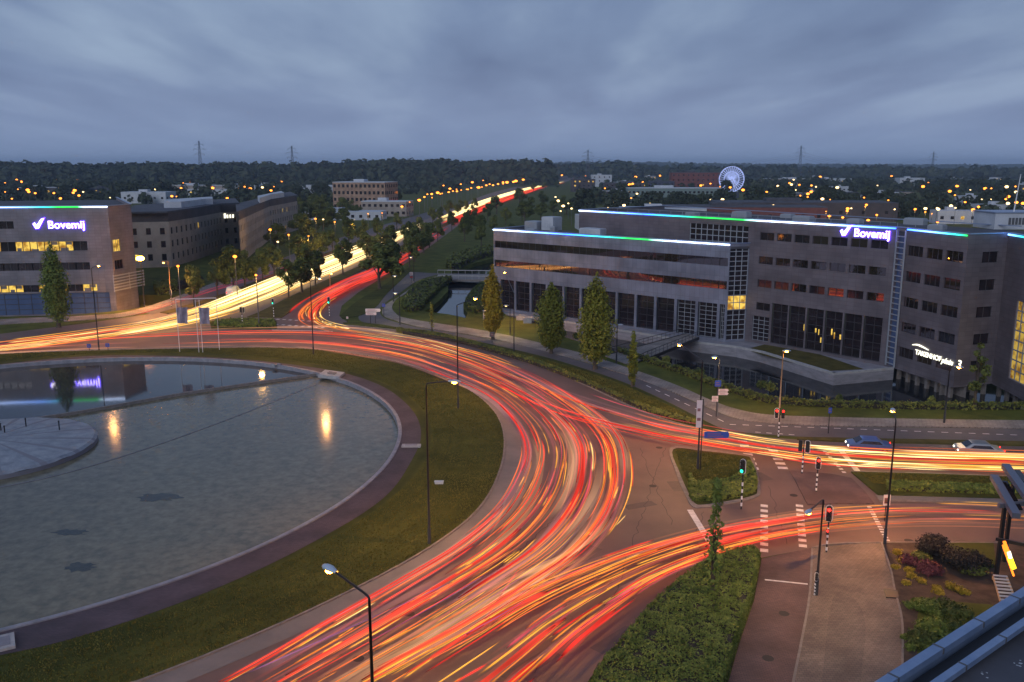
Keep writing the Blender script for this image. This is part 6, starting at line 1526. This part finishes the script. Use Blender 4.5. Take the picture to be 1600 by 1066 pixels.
nb((1567,852), (1584,900), 4.4, 2.2, .09, M['e_or'], 'neon_tube'); nb((1569,846), (1576,864), 4.6, 3.9, .16, M['e_or'], 'neon_letter'); nb((1578,872), (1584,888), 3.6, 2.9, .24, M['e_ye'], 'neon_letter'); nb((1576,862), (1579,872), 4.0, 3.6, .2, M['e_farw'] if False else M['e_cream'], 'neon_letter')
bn = empty('slatted_bench', G(1568, 928), 'pale slatted bench deck at the foot of the entrance tower', 'bench')
q = [P(1552,899,.45), P(1574,901,.45), P(1592,948,.45), P(1566,946,.45)]; g = MB()
for k in range(9): a = q[0].lerp(q[3], k/8.6); b = q[1].lerp(q[2], k/8.6); g.bar(a, b, .16, h=.06)
g.build('slats', M['whitewall'], bn); g = MB()
for a, b in ((q[0], q[3]), (q[1], q[2])): g.bar(a-Vector((0, 0, .1)), b-Vector((0, 0, .1)), .1); [g.bar((p.x, p.y, .1), (p.x, p.y, .4), .09) for p in (a, b)]
g.build('bench_frame', M['tan_lamplit'], bn)
g = MB(); gp = G(1395, 935); q = px([(1380,923),(1402,926),(1404,938),(1384,937)], .0); g.slab([(p.x, p.y) for p in q], .05, .17); struct('drain_cover', g, M['black'])
ORD = 'nearest second third fourth fifth sixth seventh eighth ninth tenth eleventh twelfth thirteenth fourteenth fifteenth sixteenth seventeenth eighteenth nineteenth twentieth twenty-first twenty-second twenty-third twenty-fourth twenty-fifth twenty-sixth twenty-seventh twenty-eighth'.split()
for gp_, tx in (('trees on the verge', '%s street tree of the verge row left of the white trails'), ('trees in the median', '%s street tree of the median row between white and red trails'), ('trees right of the red trails', '%s tree on the grass right of the red trails')):
    row = sorted([o for o in COL.objects if not o.parent and o.get('group') == gp_], key=lambda o: o.location.y)
    for k, o in enumerate(row): o['label'] = (tx % ORD[k]) if k == 0 else (tx % (ORD[k]+' nearest'))
GS = ['upper left green shrub in the garden below the yellow clumps', 'upper right green shrub in the garden below the yellow clumps', 'middle green shrub in the low garden planting', 'lowest left green shrub near the pavement in the garden', 'green shrub right of the round dark bushes', 'small green shrub between the dark bush and red shrub', 'dark green shrub at the edge of the garden lawn', 'green shrub closest to the blue roof edge']
for k, o in enumerate([o for o in COL.objects if not o.parent and o.get('group') == 'green garden shrubs']): o['label'] = GS[k]
for o in list(COL.objects):
    if o.get('_used') is not None: del o['_used']
for o in COL.objects:
    if o.parent:
        for k in ('category', 'group'):
            if o.get(k) is not None: del o[k]
bpy.context.view_layer.update()
hzm = bpy.data.materials.new('haze'); hzm.use_nodes = True; t = hzm.node_tree; t.nodes.clear()
o_ = t.nodes.new('ShaderNodeOutputMaterial'); pv = t.nodes.new('ShaderNodeVolumePrincipled'); pv.inputs['Color'].default_value = (.62, .78, 1, 1); pv.inputs['Density'].default_value = .00013
t.links.new(pv.outputs[0], o_.inputs['Volume'])
g = MB(); g.box(-9200, -320, -4, 9200, 12200, 95); tag(g.build('haze', hzm), 'thin blue evening haze over the whole town', 'haze', kind='stuff')
